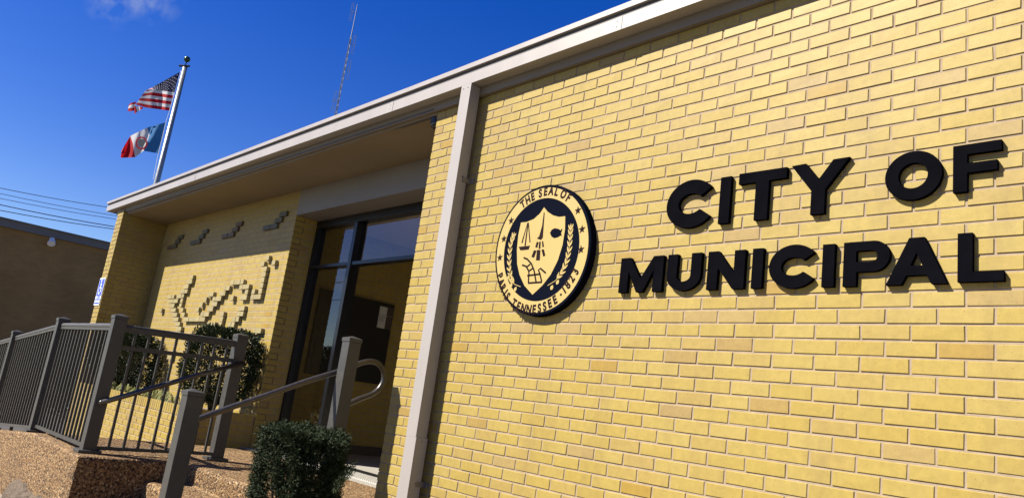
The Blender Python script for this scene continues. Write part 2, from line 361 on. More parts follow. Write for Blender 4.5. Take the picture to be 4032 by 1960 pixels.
FLOOR = 0.78
tilt = lambda x: 0.0055 * max(0.0, -4.0 - x)
EAVE_Y, FR_Y, ZS = -0.128, -0.035, 3.83
XL, XR = -12.66, 4.2
MY = 0.614                                               # plane of the recessed mural wall

hall = thing('municipal_building', 'long low yellow brick city building with flat cream trimmed roof and recessed glass entrance', 'building', (-3.8, 0.0, 0.0))
mb = MB()
lay_bricks(mb, (0,0,0), (1,0,0), (0,-1,0), -3.768, XR, 0.1, 3.775, 3.366 - 60*CH, 0.0, skip=lambda u, z: False)
wall_solid(mb, (0,0,0), (1,0,0), (0,-1,0), -3.764, XR, 0.0, 3.775, 0.10)
# return of the wall into the entrance recess
lay_bricks(mb, (-3.768,0,0), (0,1,0), (-1,0,0), 0.012, 0.90, 0.1, 3.73, 3.366 - 60*CH, 0.05, parity=1)
wall_solid(mb, (-3.768,0,0), (0,1,0), (-1,0,0), 0.11, 0.90, 0.0, 3.73, 0.10)
mb.build('front_wall', [M_BRICK, M_MORTAR], hall)

RELIEF = [(-8,-12.0,2,1),(-8,-7.0,2,1),(-8,-1.0,2,1),(-8,5.5,2,1),(-7,-12.5,2,1),(-7,-7.5,2,1),(-7,-1.5,2,1),(-7,5.0,2,1),(-6,-14.0,2,1),(-6,-13.0,2,1),(-6,-9.0,2,1),(-6,-8.0,2,1),(-6,-3.0,2,1),(-6,-2.0,2,1),(-6,3.5,2,1),(-6,4.5,2,1),
 (0,5.0,1,0),(1,4.5,1,0),(1,6.0,1,0),(2,-7.0,1,0),(2,5.0,1,0),(3,-7.5,2,0),(3,5.0,1,0),(4,-8.0,2,0),(4,0.5,1,0),(4,1.0,2,0),(4,2.0,1,0),(4,5.0,1,0),(5,-8.5,2,0),(5,-7.5,1,0),(5,-0.5,2,0),(5,2.0,1,0),(5,2.5,2,0),(5,5.0,1,0),
 (6,-11.0,2,0),(6,-10.0,1,0),(6,-9.0,2,0),(6,-8.0,1,0),(6,-3.0,2,0),(6,-1.0,2,0),(6,3.0,1,0),(6,4.0,1,0),(6,5.0,1,0),(7,-10.5,2,0),(7,-9.5,2,0),(7,-8.0,1,0),(7,-3.5,1,0),(7,-2.0,1,0),(7,-1.5,2,0),(7,1.0,1,0),(7,2.5,2,0),(7,4.0,1,0),(7,4.5,2,0),
 (8,-10.0,2,0),(8,-8.0,1,0),(8,-4.0,1,0),(8,-2.0,2,0),(9,-9.5,2,0),(9,-7.5,1,0),(9,-4.5,1,0),(9,-2.5,2,0),(9,2.5,2,0),(10,-9.0,2,0),(10,-7.0,1,0),(10,-3.5,1,0),(10,-3.0,2,0),(10,0.0,1,0),(10,2.5,1,0),(10,3.0,1,0),
 (11,-8.5,2,0),(11,-6.5,2,0),(11,-5.5,2,0),(11,-4.5,2,0),(11,-3.5,2,0),(11,0.0,1,0),(11,2.0,1,0),(11,2.5,1,0),(12,-8.0,2,0),(12,-2.0,2,0),(12,-1.0,1,0),(12,0.0,1,0),(12,1.5,1,0),(12,2.0,1,0),(13,-7.5,2,0),(13,-2.5,2,0),(13,-1.5,1,0),(13,0.0,1,0),(13,1.0,1,0),(13,1.5,1,0),(13,5.5,2,0),(14,5.5,1,0),(14,-7.0,1,0),(16,-5.0,2,0),(18,-7.5,1,0),(19,-8.0,2,0),(9,-12.0,1,0)]
MZ0, MX0 = 2.921, -8.729
mb = MB()
lay_bricks(mb, (0,MY,0), (1,0,0), (0,-1,0), -11.86, -7.22, 0.3, 3.80, MZ0 - 40*CH, MX0, jit=0.4)
wall_solid(mb, (0,MY,0), (1,0,0), (0,-1,0), -11.86, -7.235, 0.0, 3.80, 0.12, rec=0.0014)
mb.build('mural_wall', [M_BRICK, M_MORTAR], hall)
mo = MB()
for r_, l_, h_, s_ in RELIEF:
    mb = MB()
    xa = MX0 + l_*BL + 0.0095; xb = MX0 + (l_ + h_/2)*BL; za = MZ0 - r_*CH; zb = za + CH - 0.0095
    t_ = mo if s_ else mb; pr = 0.028 if s_ else 0.043
    mb.obox((xa, MY-pr+(rnd()-.5)*.003, za), (xb-xa, 0, 0), (0, 0.07, 0), (0, 0, zb-za), 0, rnd())
    mb.build('dark_raised_brick' if s_ else 'raised_brick', [M_OLIVE if s_ else M_RELIEF], hall, bevel=0.002)

# jamb between the mural wall and the doors
mb = MB()
lay_bricks(mb, (-7.22,0,0), (0,1,0), (1,0,0), MY+0.012, 0.90, 0.5, 3.46, MZ0 - 40*CH, MY+0.11, parity=1)
wall_solid(mb, (-7.22,0,0), (0,1,0), (1,0,0), MY+0.12, 0.90, 0.5, 3.46, 0.12)
mb.build('entrance_jamb', [M_BRICK, M_MORTAR], hall)
# vestibule seen through the doorway
mb = MB()
lay_bricks(mb, (-7.25,0,0), (0,1,0), (1,0,0), 1.0, 4.9, FLOOR+0.13, 3.46, MZ0 - 40*CH, 0.3)
wall_solid(mb, (-7.25,0,0), (0,1,0), (1,0,0), 1.0, 4.9, FLOOR, 3.46, 0.12)
mb.build('vestibule_wall', [M_BRICK, M_MORTAR], hall)
mb = MB(); mb.box(-7.249, -7.235, 1.0, 4.9, FLOOR+0.02, FLOOR+0.125); mb.build('skirting', M_DARK, hall)
mb = MB(); mb.box(-7.25, -3.9, 4.9, 5.0, 0.5, 3.5); mb.box(-3.99, -3.90, 1.01, 4.9, 0.5, 3.5)
mb.build('inner_wall', M_CREAM, hall)
mb = MB(); mb.box(-7.37, -3.9, 1.0, 5.0, 3.461, 3.6); mb.build('vestibule_ceiling', M_CREAM, hall)

# left pier
mb = MB(); PX0, PX1, PY = -12.175, -11.870, -0.06
lay_bricks(mb, (0,PY,0), (1,0,0), (0,-1,0), PX0, PX1, 0.0, 3.84, 3.366 - 60*CH - 0.02, PX0+0.2)
lay_bricks(mb, (PX1,0,0), (0,1,0), (1,0,0), PY+0.012, MY-0.002, 0.0, 3.80, 3.366 - 60*CH - 0.02, 0.04, parity=1)
lay_bricks(mb, (PX0,0,0), (0,1,0), (-1,0,0), PY+0.012, 6.0, 0.0, 3.80, 3.366 - 60*CH - 0.02, 0.04, parity=1)
mb.box(PX0+0.006, PX1-0.006, PY+0.006, MY+0.05, 0, 3.84, 1)
mb.box(PX0+0.006, PX1-0.006, MY+0.05, 6.0, 0, 3.80, 1)
mb.build('pier', [M_BRICK, M_MORTAR], hall)

# body of the building behind, then the roof
mb = MB(); mb.box(-11.86, -7.40, MY+0.14, 6.0, 0, 3.74); mb.box(-3.66, XR-0.05, 0.12, 6.0, 0, 3.74); mb.box(-7.40, -3.66, 5.01, 6.0, 0, 3.74)
mb.build('rear_wall', M_BRICK, hall)
def sloped(mb, x0, x1, y0, y1, z0, z1, mat=0, seg=6):
    """a long bar that rises very slightly towards the left end"""
    xs = [x0, -4.0, x1] if x0 < -4 < x1 else [x0, x1]
    for a, b in zip(xs[:-1], xs[1:]):
        ta, tb = tilt(a), tilt(b)
        mb.add([(a,y0,z0+ta),(b,y0,z0+tb),(b,y1,z0+tb),(a,y1,z0+ta),(a,y0,z1+ta),(b,y0,z1+tb),(b,y1,z1+tb),(a,y1,z1+ta)],
               [(0,3,2,1),(4,5,6,7),(0,1,5,4),(1,2,6,5),(2,3,7,6),(3,0,4,7)], mat)
mb = MB(); sloped(mb, XL+0.03, XR, -0.10, 6.2, 3.925, 3.970); roof = mb.build('roof', M_ROOF, hall)
mb = MB(); sloped(mb, XL, XR, EAVE_Y, EAVE_Y+0.02, ZS, 3.917); sloped(mb, XL, XR, EAVE_Y+0.02, FR_Y-0.001, ZS, ZS+0.012)
mb.box(XL, XL+0.02, EAVE_Y+0.021, 6.2, ZS+tilt(XL), 3.917+tilt(XL))
fas = mb.build('fascia', M_TRIM, hall)
mb = MB(); sloped(mb, XL+0.012, XR, EAVE_Y+0.006, EAVE_Y+0.05, 3.918, 3.951); mb.build('groove', M_GROOVE, fas)
mb = MB(); sloped(mb, XL-0.012, XR, EAVE_Y-0.014, 0.05, 3.952, 3.990); sloped(mb, XL-0.012, XL+0.03, 0.051, 6.2, 3.952, 3.990); mb.build('roof_cap', M_TRIM, fas)
for xs in (-4.30, -1.86, -8.75):                         # panel joints with their screws
    mb = MB(); mb.box(xs, xs+0.05, EAVE_Y-0.0022, EAVE_Y, ZS+tilt(xs)-0.002, 3.917+tilt(xs)); mb.build('joint_plate', M_TRIM, fas)
    for dz in (0.025, 0.06):
        mb = MB(); mb.tube([(xs+0.012, EAVE_Y-0.0045, ZS+tilt(xs)+dz), (xs+0.012, EAVE_Y-0.002, ZS+tilt(xs)+dz)], 0.003, 8); mb.build('screw', M_GROOVE, fas)
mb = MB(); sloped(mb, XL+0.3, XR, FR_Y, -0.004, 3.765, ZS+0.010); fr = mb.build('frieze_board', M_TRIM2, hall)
mb = MB(); sloped(mb, -12.2, -3.78, FR_Y-0.006, FR_Y, 3.776, 3.784); sloped(mb, -12.2, -3.78, 0.002, 0.03, 3.745, 3.752); mb.build('trim_line', M_GROOVE, fr)
# soffit over the recess
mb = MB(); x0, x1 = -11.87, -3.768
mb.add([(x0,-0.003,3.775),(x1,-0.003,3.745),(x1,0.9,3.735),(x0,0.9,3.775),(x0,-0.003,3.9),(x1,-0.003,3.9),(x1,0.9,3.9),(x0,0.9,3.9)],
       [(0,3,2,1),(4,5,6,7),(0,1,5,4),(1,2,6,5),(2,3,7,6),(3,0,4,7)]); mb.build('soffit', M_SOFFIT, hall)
# beam above the doors
mb = MB(); mb.box(-7.222, -3.77, MY-0.004, 0.999, 3.448, 3.76); bm_ = mb.build('door_beam', M_BEAM, hall)

# door frame
df_ = thing('tmp', '', '')
bpy.data.objects.remove(df_)
fy, fz1 = 0.89, 3.446
mb = MB()
mb.box(-7.218, -7.165, fy, fy+0.11, FLOOR, fz1); mb.box(-3.86, -3.78, fy, fy+0.11, FLOOR, fz1)
mb.box(-7.165, -3.86, fy, fy+0.11, 3.357, fz1)
mb.box(-6.315, -6.25, fy-0.012, fy+0.11, FLOOR, 3.357)
mb.box(-7.165, -6.315, fy, fy+0.10, 2.865, 2.902); mb.box(-6.25, -3.86, fy, fy+0.10, 2.862, 2.902)
mb.box(-7.165, -6.315, fy, fy+0.10, FLOOR, FLOOR+0.12)
frame = mb.build('door_frame', M_BRONZE, hall, bevel=0.003)
for x0, x1, z0, z1 in ((-7.165, -6.315, 2.902, 3.357), (-6.25, -3.86, 2.902, 3.357), (-7.165, -6.315, FLOOR+0.12, 2.865)):
    mb = MB(); mb.add([(x0, fy+0.055, z0), (x1, fy+0.055, z0), (x1, fy+0.055, z1), (x0, fy+0.055, z1)], [(0, 1, 2, 3)]); mb.build('glass_pane', M_GLASS, frame)
# square downspout that runs up to the eave
ds = thing('downspout', 'cream square metal downspout running up the brick wall beside the entrance to the eave', 'downspout', (-3.268, -0.08, 0.12))
mb = MB(); mb.box(-3.326, -3.212, EAVE_Y-0.001, FR_Y-0.002, 1.28, ZS-0.001); mb.build('upper_pipe', M_TRIM, ds, bevel=0.003)
mb = MB(); mb.box(-3.324, -3.206, EAVE_Y-0.0005, FR_Y+0.004, 0.12, 1.283); mb.build('lower_pipe', M_TRIM, ds, bevel=0.003)
for z in (3.10, 0.985):
    mb = MB(); mb.box(-3.211, -3.205, -0.075, FR_Y+0.003, z-0.018, z+0.018); mb.box(-3.211, -3.165, FR_Y+0.026, -0.001, z-0.018, z+0.018); mb.box(-3.211, -3.205, FR_Y+0.003, -0.001, z-0.018, z+0.018)
    mb.build('strap', M_TRIM2, ds)
for x in (-3.295, -3.245):
    mb = MB(); mb.tube([(x, EAVE_Y-0.004, 3.80), (x, EAVE_Y, 3.80)], 0.004, 8); mb.build('screw', M_GROOVE, ds)
for z in (3.12, 1.26, 0.99):
    mb = MB(); mb.tube([(-3.2045, -0.08, z), (-3.212, -0.08, z)], 0.004, 8); mb.build('screw', M_GROOVE, ds)

# ------------------------------------------------------------------ landing, ramp, steps, ground
LY, LXR = -1.52, -3.66
SL = 0.087
mb = MB()
def curbtop(x): return FLOOR - SL*max(0, -7.1 - x)
poly = []
xs = [-5.50, -7.1, -8.5, -12.0, -15.0]
for i in range(len(xs)-1):
    a, b = xs[i], xs[i+1]; za, zb = curbtop(a), curbtop(b)
    n = max(2, int(abs(b-a)/0.12)); c = 0.022
    y0, y1 = LY, MY+0.05
    for j in range(n):
        p, q = a+(b-a)*j/n, a+(b-a)*(j+1)/n; zp, zq = curbtop(p), curbtop(q)
        jj = lambda: (rnd()-.5)*0.003
        vs = [(p,y1,zp),(q,y1,zq),(q,y0+c,zq),(p,y0+c,zp),(p,y0+.3*c,zp-.3*c),(q,y0+.3*c,zq-.3*c),(p,y0,zp-c),(q,y0,zq-c),(p,y0,-0.2),(q,y0,-0.2)]
        mb.add(vs, [(0,1,2,3),(3,2,5,4),(4,5,7,6),(6,7,9,8)])
xe = -5.50; c = 0.022
mb.add([(xe,MY+.05,FLOOR),(xe,LY+c,FLOOR),(xe+.012,MY+.05,FLOOR-.008),(xe+.012,LY+.01,FLOOR-.008),(xe+.02,MY+.05,FLOOR-.03),(xe+.02,LY+.006,FLOOR-.03),(xe+.02,MY+.05,-.2),(xe+.02,LY+.006,-.2),(xe,LY,FLOOR-c),(xe,LY,-.2)],
       [(0,2,3,1),(2,4,5,3),(4,6,7,5),(1,3,5,8),(8,5,7,9)])
mb.box(-15.0, -14.99, LY, 0, -0.2, 0.1)
struct(mb.build('ramp', M_AGG))
# landing in front of the doors with four steps falling towards the pavement
RIS, TRD = 0.156, 0.31; y = -0.70
prof = [(0.86, FLOOR)]
z = FLOOR
for i in range(4):
    prof += [(y+0.035, z), (y+0.010, z-0.008), (y, z-0.030), (y+0.004, z-RIS+0.012), (y-0.006, z-RIS)]
    z -= RIS; y -= TRD
prof[-1] = (y+TRD+0.004, z)
mb = MB(); n = len(prof); nx = 14
for i in range(nx):
    a = -5.478 + (LXR+5.478)*i/nx; b = -5.478 + (LXR+5.478)*(i+1)/nx
    for k in range(n-1):
        (ya, za), (yb, zb) = prof[k], prof[k+1]
        mb.add([(a,ya,za),(b,ya,za),(b,yb,zb),(a,yb,zb)], [(0,3,2,1)])
side = prof + [(prof[-1][0], -0.2), (0.86, -0.2)]
mb.add([(LXR, p[0], p[1]) for p in side], [tuple(range(len(side)))])
struct(mb.build('steps', M_AGG))
mb = MB(); mb.box(-7.2155, -3.771, 0.50, 0.998, FLOOR-0.1, FLOOR+0.006); mb.box(-7.245, -3.905, 0.9985, 4.9, FLOOR-0.1, FLOOR+0.016); struct(mb.build('floor', M_CONC))
mb = MB(); mb.box(-6.25, -3.86, 0.905, 0.985, FLOOR+0.0165, FLOOR+0.026); struct(mb.build('door_sill', M_BRONZE))
# ribbed mat
mb = MB()
x = -6.05
mb.box(-6.12, -4.6, 0.60, 0.88, FLOOR+0.0065, FLOOR+0.012)
while x < -4.65:
    mb.box(x, x+0.020, 0.615, 0.865, FLOOR+0.012, FLOOR+0.020); x += 0.034
mat_ = recenter(mb.build('door_mat', noise_mat('mat_grey', (0.40,0.39,0.35), (0.50,0.48,0.43), 20, 0.9, 0.4, 200)), (-5.3, 0.74, FLOOR)); tag(mat_, 'pale ribbed door mat lying on the concrete sill in front of the glass doors', 'door mat')
# lip of old concrete along the foot of the ramp
mb = MB(); cols = []
for i in range(60):
    a = -7.17 + i*1.65/59; h = 0.350 + 0.018*math.sin(a*7) + 0.012*math.sin(a*23+1) + (rnd()-.5)*0.012
    d = 0.045 + 0.02*math.sin(a*11) + (rnd()-.5)*0.012
    cols.append([(a,LY-d-.05,0),(a,LY-d-.03,h-.12),(a,LY-d,h-.03),(a,LY-d*.5,h),(a,LY+.01,h+.012)])
V = [p for c_ in cols for p in c_]; mb.add(V, [(i*5+k, (i+1)*5+k, (i+1)*5+k+1, i*5+k+1) for i in range(59) for k in range(4)] + [(4,3,2,1,0)])
struct(mb.build('footing', M_GREYC))
mb = MB()
mb.add([(-60,-60,0.10),(60,-60,0.10),(60,60,0.10),(-60,60,0.10)], [(0,1,2,3)]); 
g_ = mb.build('ground', M_ASPH); struct(g_)
mb = MB(); mb.add([(-30,-4.4,0.155),(30,-4.4,0.155),(30,-1.0,0.155),(-30,-1.0,0.155)], [(0,1,2,3)]); mb.add([(-30,-4.4,0.155),(30,-4.4,0.155),(30,-4.4,0.0),(-30,-4.4,0.0)], [(0,3,2,1)])
struct(mb.build('sidewalk', M_WALK))

# ------------------------------------------------------------------ brick planter under the mural wall
PF, PXE, PT = -0.12, -7.225, 1.135
pl = thing('brick_planter', 'low yellow brick planter with a soldier course rim under the relief wall', 'planter', (-9.5, 0.2, 0.5))
mb = MB()
lay_bricks(mb, (0,PF,0), (1,0,0), (0,-1,0), -11.86, PXE, 0.15, PT-0.112, PT-0.112-20*CH+0.0095, -8.1)
wall_solid(mb, (0,PF,0), (1,0,0), (0,-1,0), -11.86, PXE-0.005, 0.15, PT-0.004, 0.10)
lay_bricks(mb, (PXE,0,0), (0,1,0), (1,0,0), PF+0.012, MY-0.004, 0.4, PT-0.112, PT-0.112-20*CH+0.0095, PF+0.15, parity=1)
wall_solid(mb, (PXE,0,0), (0,1,0), (1,0,0), PF+0.10, MY-0.01, 0.4, PT-0.004, 0.10)
mb.build('brick_side', [M_BRICK, M_MORTAR], pl)
mb = MB(); x = PXE
while x > -11.80:                                        # rowlock rim
    mb.obox((x-0.0575, PF-0.0006+(rnd()-.5)*.002, PT-0.1), (0.0575, 0, 0), (0, 0.095, 0), (0, 0, 0.1+(rnd()-.5)*.002), 0, rnd()); x -= 0.0675
y = PF+0.11
while y < MY-0.08:
    mb.obox((PXE-0.095, y, PT-0.1), (0.0956, 0, 0), (0, 0.0575, 0), (0, 0, 0.1), 0, rnd()); y += 0.0675
mb.build('rowlock_rim', [M_BRICK], pl, bevel=0.002)
mb = MB(); mb.box(-11.85, PXE-0.10, PF+0.10, MY-0.02, PT-0.2, PT-0.05); mb.build('soil', M_SOIL, pl)

# ------------------------------------------------------------------ railings
def post(x, y, z0, z1, parent, s=0.05, plate=True):
    mb = MB(); mb.box(x-s, x+s, y-s, y+s, z0+0.012, z1-0.045); o = mb.build('post', M_RAIL, parent, bevel=0.004)
    mb = MB(); e = s+0.004
    mb.add([(x-e,y-e,z1-.045),(x+e,y-e,z1-.045),(x+e,y+e,z1-.045),(x-e,y+e,z1-.045),(x-e,y-e,z1-.018),(x+e,y-e,z1-.018),(x+e,y+e,z1-.018),(x-e,y+e,z1-.018),(x,y,z1)],
           [(0,3,2,1),(0,1,5,4),(1,2,6,5),(2,3,7,6),(3,0,4,7),(4,5,8),(5,6,8),(6,7,8),(7,4,8)]); mb.build('post_cap', M_RAIL, o)
    if plate:
        mb = MB(); p = s+0.034; mb.box(x-p, x+p, y-p, y+p, z0+0.001, z0+0.026); mb.build('base_plate', M_RAIL, o, bevel=0.004)
    return o
RYL = -1.40
rr = thing('ramp_railing', 'dark bronze metal picket railing along the ramp, turning the corner beside the steps', 'railing', (-5.76, RYL, FLOOR))
CX = -5.76
post(CX, -1.39, FLOOR, 1.885, rr); post(CX-0.03, -0.345, FLOOR, 1.905, rr)
post(-7.58, RYL, FLOOR-SL*0.48, 1.862, rr); post(-9.66, RYL, curbtop(-9.66), 1.708, rr); post(-11.75, RYL, curbtop(-11.75), 1.55, rr)
def rail_bar(mb, a, b, w_, h_):
    a, b = Vector(a), Vector(b); d = (b-a); side_ = Vector((-d.y, d.x, 0)).normalized()*w_
    mb.obox(a - side_/2 - Vector((0,0,h_)), d, side_, (0,0,h_))
# section along the ramp
def section(x0, z0, zb0, x1, z1, zb1, n):
    mb = MB(); rail_bar(mb, (x0,RYL,z0-0.014), (x1,RYL,z1-0.014), 0.036, 0.034); mb.tube([(x0,RYL,z0-0.012),(x1,RYL,z1-0.012)], 0.024, 12)
    mb.build('top_rail', M_RAIL, rr, bevel=0)
    mb = MB(); rail_bar(mb, (x0,RYL,zb0), (x1,RYL,zb1), 0.040, 0.028); xm = (x0+x1)/2; zm = (zb0+zb1)/2
    mb.box(xm-0.016, xm+0.016, RYL-0.016, RYL+0.016, curbtop(xm)+.001, zm-0.0275); mb.build('bottom_rail', M_RAIL, rr)
    for i in range(n):
        t = (i+0.5+0.0)/n; x = x0+(x1-x0)*t
        mb = MB(); mb.box(x-0.0095, x+0.0095, RYL-0.0095, RYL+0.0095, zb0+(zb1-zb0)*t-0.002, z0+(z1-z0)*t-0.047); mb.build('picket', M_RAIL, rr)
section(-5.81, 1.793, 0.842, -7.53, 1.789, 0.818, 15)
section(-7.63, 1.785, 0.795, -9.61, 1.632, 0.640, 17)
section(-9.71, 1.622, 0.630, -11.70, 1.466, 0.470, 17)
# section beside the steps
sy = lambda y: -3.21 + (y+3.21)*1.034
sz = lambda z: 1.5 + (z-1.5)*1.034
mb = MB(); ya, yb = -1.34, -0.395
rail_bar(mb, (CX,ya,1.782), (CX,yb,1.808), 0.040, 0.036); mb.tube([(CX,ya,1.786),(CX,yb,1.812)], 0.019, 10); mb.build('top_rail', M_RAIL, rr)
mb = MB(); rail_bar(mb, (CX,ya,1.635), (CX,yb,1.668), 0.030, 0.034); mb.build('middle_rail', M_RAIL, rr)
mb = MB(); rail_bar(mb, (CX,ya,0.833), (CX,yb,0.850), 0.040, 0.026); mb.build('bottom_rail', M_RAIL, rr)
for i in range(8):
    y = sy(-1.326 + 0.1075*i) + 0.02; mb = MB(); mb.box(CX-0.0095, CX+0.0095, y-0.0095, y+0.0095, 0.828, 1.76); mb.build('picket', M_RAIL, rr)
hx = -5.68
mb = MB(); mb.tube([(hx, sy(-1.455), sz(1.185)), (hx, sy(-1.115), sz(1.335)), (hx, sy(-0.828), sz(1.462)), (hx, sy(-0.42), sz(1.640))], 0.021, 12)
mb.sphere((hx, sy(-1.455), sz(1.185)), 0.021)
hr = mb.build('handrail', M_TUBE, rr, smooth=True)
mb = MB(); mb.tube([(hx, -1.39, sz(1.20)), (CX+.05, -1.39, sz(1.19))], 0.009, 8); mb.tube([(hx, -0.345, sz(1.642)), (CX+.02, -0.345, sz(1.62))], 0.012, 8); mb.build('bracket', M_TUBE, hr)
# stair rail on the right of the steps
st = thing('stair_handrail', 'pair of dark square posts carrying a round handrail with a looped end beside the steps', 'handrail', (-3.9, -0.85, 0.3))
AX, AY, BX, BY = -3.870, -1.385, -3.905, -0.320
post(AX, AY, 0.312, 1.405, st); post(BX, BY, FLOOR, 1.913, st)
hx = -3.99
pth = [(-1.40,1.160),(-1.269,1.22),(-1.078,1.312),(-0.848,1.417),(-0.555,1.556),(-0.331,1.652),(-0.189,1.723),(-0.12,1.752),(-0.06,1.762),(0.0,1.748),(0.045,1.702),(0.060,1.637),(0.034,1.570),(-0.022,1.522),(-0.114,1.480),(-0.191,1.438),(-0.30,1.385)]
pp = []
for i in range(len(pth)-1):
    p0, p1, p2, p3 = pth[max(i-1,0)], pth[i], pth[i+1], pth[min(i+2,len(pth)-1)]
    for k in range(4):
        t = k/4; f = lambda a,b,c_,d: 0.5*((2*b)+(-a+c_)*t+(2*a-5*b+4*c_-d)*t*t+(-a+3*b-3*c_+d)*t**3)
        pp.append((hx, f(p0[0],p1[0],p2[0],p3[0]), f(p0[1],p1[1],p2[1],p3[1])))
pp.append((hx, *pth[-1]))
mb = MB(); mb.tube(pp, 0.020, 14); hr = mb.build('handrail', M_TUBE, st, smooth=True)
mb = MB(); mb.tube([(hx,BY,1.632),(hx+.01,BY,1.60),(BX-.05,BY,1.585)], 0.008, 8); mb.tube([(hx,AY,1.145),(hx+.01,AY,1.12),(AX-.05,AY,1.10)], 0.008, 8); mb.build('bracket', M_TUBE, hr)

# ------------------------------------------------------------------ letters on the wall
LT = 0.024
def arc(cx, cz, rx, rz, a0, a1, n=26):
    return [(cx + rx*math.cos(math.radians(a0+(a1-a0)*i/n)), cz + rz*math.sin(math.radians(a0+(a1-a0)*i/n))) for i in range(n+1)]
def letter(name, rings, label, bev=0.0018):
    """rings: [outer, hole...] in wall coordinates"""
    mb = MB(); bm = bmesh.new(); edges = []
    for rg in rings:
        vs = [bm.verts.new((p[0], 0, p[1])) for p in rg]
        edges += [bm.edges.new((vs[i], vs[(i+1) % len(vs)])) for i in range(len(vs))]
    bmesh.ops.triangle_fill(bm, edges=edges, use_beauty=True)
    r = bmesh.ops.extrude_face_region(bm, geom=bm.faces[:])
    bmesh.ops.translate(bm, verts=[g for g in r['geom'] if isinstance(g, bmesh.types.BMVert)], vec=(0, LT, 0))
    bmesh.ops.recalc_face_normals(bm, faces=bm.faces[:])
    bmesh.ops.dissolve_limit(bm, angle_limit=0.01, verts=bm.verts[:], edges=bm.edges[:])
    x0 = min(v.co.x for v in bm.verts); z0 = min(v.co.z for v in bm.verts)
    me = bpy.data.meshes.new(name); 
    bmesh.ops.translate(bm, verts=bm.verts[:], vec=(-x0, 0, -z0))
    bm.to_mesh(me); bm.free(); me.materials.append(M_BLACK)
    o = bpy.data.objects.new(name, me); COL.objects.link(o); o.location = (x0, -LT-0.001, z0)
    tag(o, label, 'letter', 'raised black letters on the front wall'); return o
def R4(x0, x1, z0, z1): return [(x0,z0),(x1,z0),(x1,z1),(x0,z1)]
def C_(x0, x1, z0, z1, w_, a=36):
    cx, cz, rx, rz = (x0+x1)/2, (z0+z1)/2, (x1-x0)/2*1.06, (z1-z0)/2; cx = x0 + rx
    return [arc(cx, cz, rx, rz, a, 360-a, 40) + arc(cx, cz, rx-w_, rz-w_, 360-a-3, a+3, 36)]
letter('letter_c', C_(-1.434, -1.150, 2.574, 2.837, 0.076), 'large black letter C that starts the upper word CITY, above the word MUNICIPAL')
letter('letter_i', [R4(-1.110, -1.050, 2.578, 2.824)], 'black letter I in the upper word CITY, between the C and the T')
letter('letter_t', [[(-1.006,2.828),(-1.006,2.772),(-0.912,2.772),(-0.912,2.577),(-0.843,2.577),(-0.843,2.772),(-0.753,2.772),(-0.753,2.826)][::-1]], 'black letter T in the upper word CITY')
letter('letter_y', [[(-0.730,2.826),(-0.628,2.690),(-0.628,2.575),(-0.563,2.575),(-0.563,2.690),(-0.456,2.828),(-0.530,2.828),(-0.595,2.742),(-0.660,2.828)]], 'black letter Y that ends the upper word CITY')
letter('letter_o', [arc(-0.189, 2.701, 0.112, 0.107, 0, 360, 48)[:-1], arc(-0.189, 2.700, 0.058, 0.056, 360, 0, 40)[:-1]], 'black ring-shaped letter O in the upper word OF')
letter('letter_f', [[(-0.037,2.604),(0.014,2.604),(0.014,2.682),(0.119,2.682),(0.119,2.722),(0.014,2.722),(0.014,2.760),(0.134,2.760),(0.134,2.802),(-0.037,2.802)]], 'black letter F at the right edge, last letter of the upper line')
b, t_ = 2.240, 2.435
letter('letter_m', [[(-1.708,b),(-1.650,b),(-1.650,t_-0.075),(-1.586,b),(-1.545,b),(-1.480,t_-0.075),(-1.480,b),(-1.420,b),(-1.420,t_),(-1.486,t_),(-1.565,b+0.075),(-1.643,t_),(-1.708,t_)]], 'black letter M that starts the lower word MUNICIPAL')
u0, u1, w_ = -1.392, -1.187, 0.060; cxu = (u0+u1)/2; ru = (u1-u0)/2
letter('letter_u', [[(u0,t_)] + arc(cxu, b+ru*0.78, ru, ru*0.78, 180, 360, 24) + [(u1,t_),(u1-w_,t_)] + arc(cxu, b+ru*0.78, ru-w_, ru*0.78-0.048, 360, 180, 20) + [(u0+w_,t_)]], 'black letter U in the lower word MUNICIPAL')
letter('letter_n', [[(-1.148,b),(-1.090,b),(-1.090,t_-0.085),(-1.003,b),(-0.942,b),(-0.942,t_-0.002),(-1.000,t_-0.002),(-1.000,b+0.082),(-1.090,t_),(-1.148,t_)]], 'black letter N in the lower word MUNICIPAL')
letter('letter_i', [R4(-0.903, -0.848, 2.240, 2.434)], 'black letter I between N and C in the lower word MUNICIPAL')
letter('letter_c', C_(-0.815, -0.588, 2.234, 2.439, 0.060), 'black letter C in the middle of the lower word MUNICIPAL')
letter('letter_i', [R4(-0.560, -0.506, 2.235, 2.429)], 'black letter I between C and P in the lower word MUNICIPAL')
pr = (2.430-2.296)/2
letter('letter_p', [[(-0.466,2.234),(-0.409,2.234),(-0.409,2.296)] + arc(-0.340, 2.363, 0.067, pr, -90, 90, 20) + [(-0.466,2.430)], [(-0.412,2.339)] + [(-0.412,2.389)] + arc(-0.345, 2.364, 0.022, 0.025, 90, -90, 8)], 'black letter P in the lower word MUNICIPAL')
letter('letter_a', [[(-0.287,b-.006),(-0.226,b-.006),(-0.207,2.272),(-0.130,2.272),(-0.112,b-.006),(-0.054,b-.006),(-0.140,2.430),(-0.198,2.430)], [(-0.192,2.312),(-0.169,2.366),(-0.146,2.312)]], 'black letter A in the lower word MUNICIPAL')
letter('letter_l', [[(-0.018,2.237),(0.139,2.237),(0.139,2.276),(0.034,2.276),(0.034,2.433),(-0.018,2.433)]], 'black letter L at the right edge, last letter of the word MUNICIPAL')

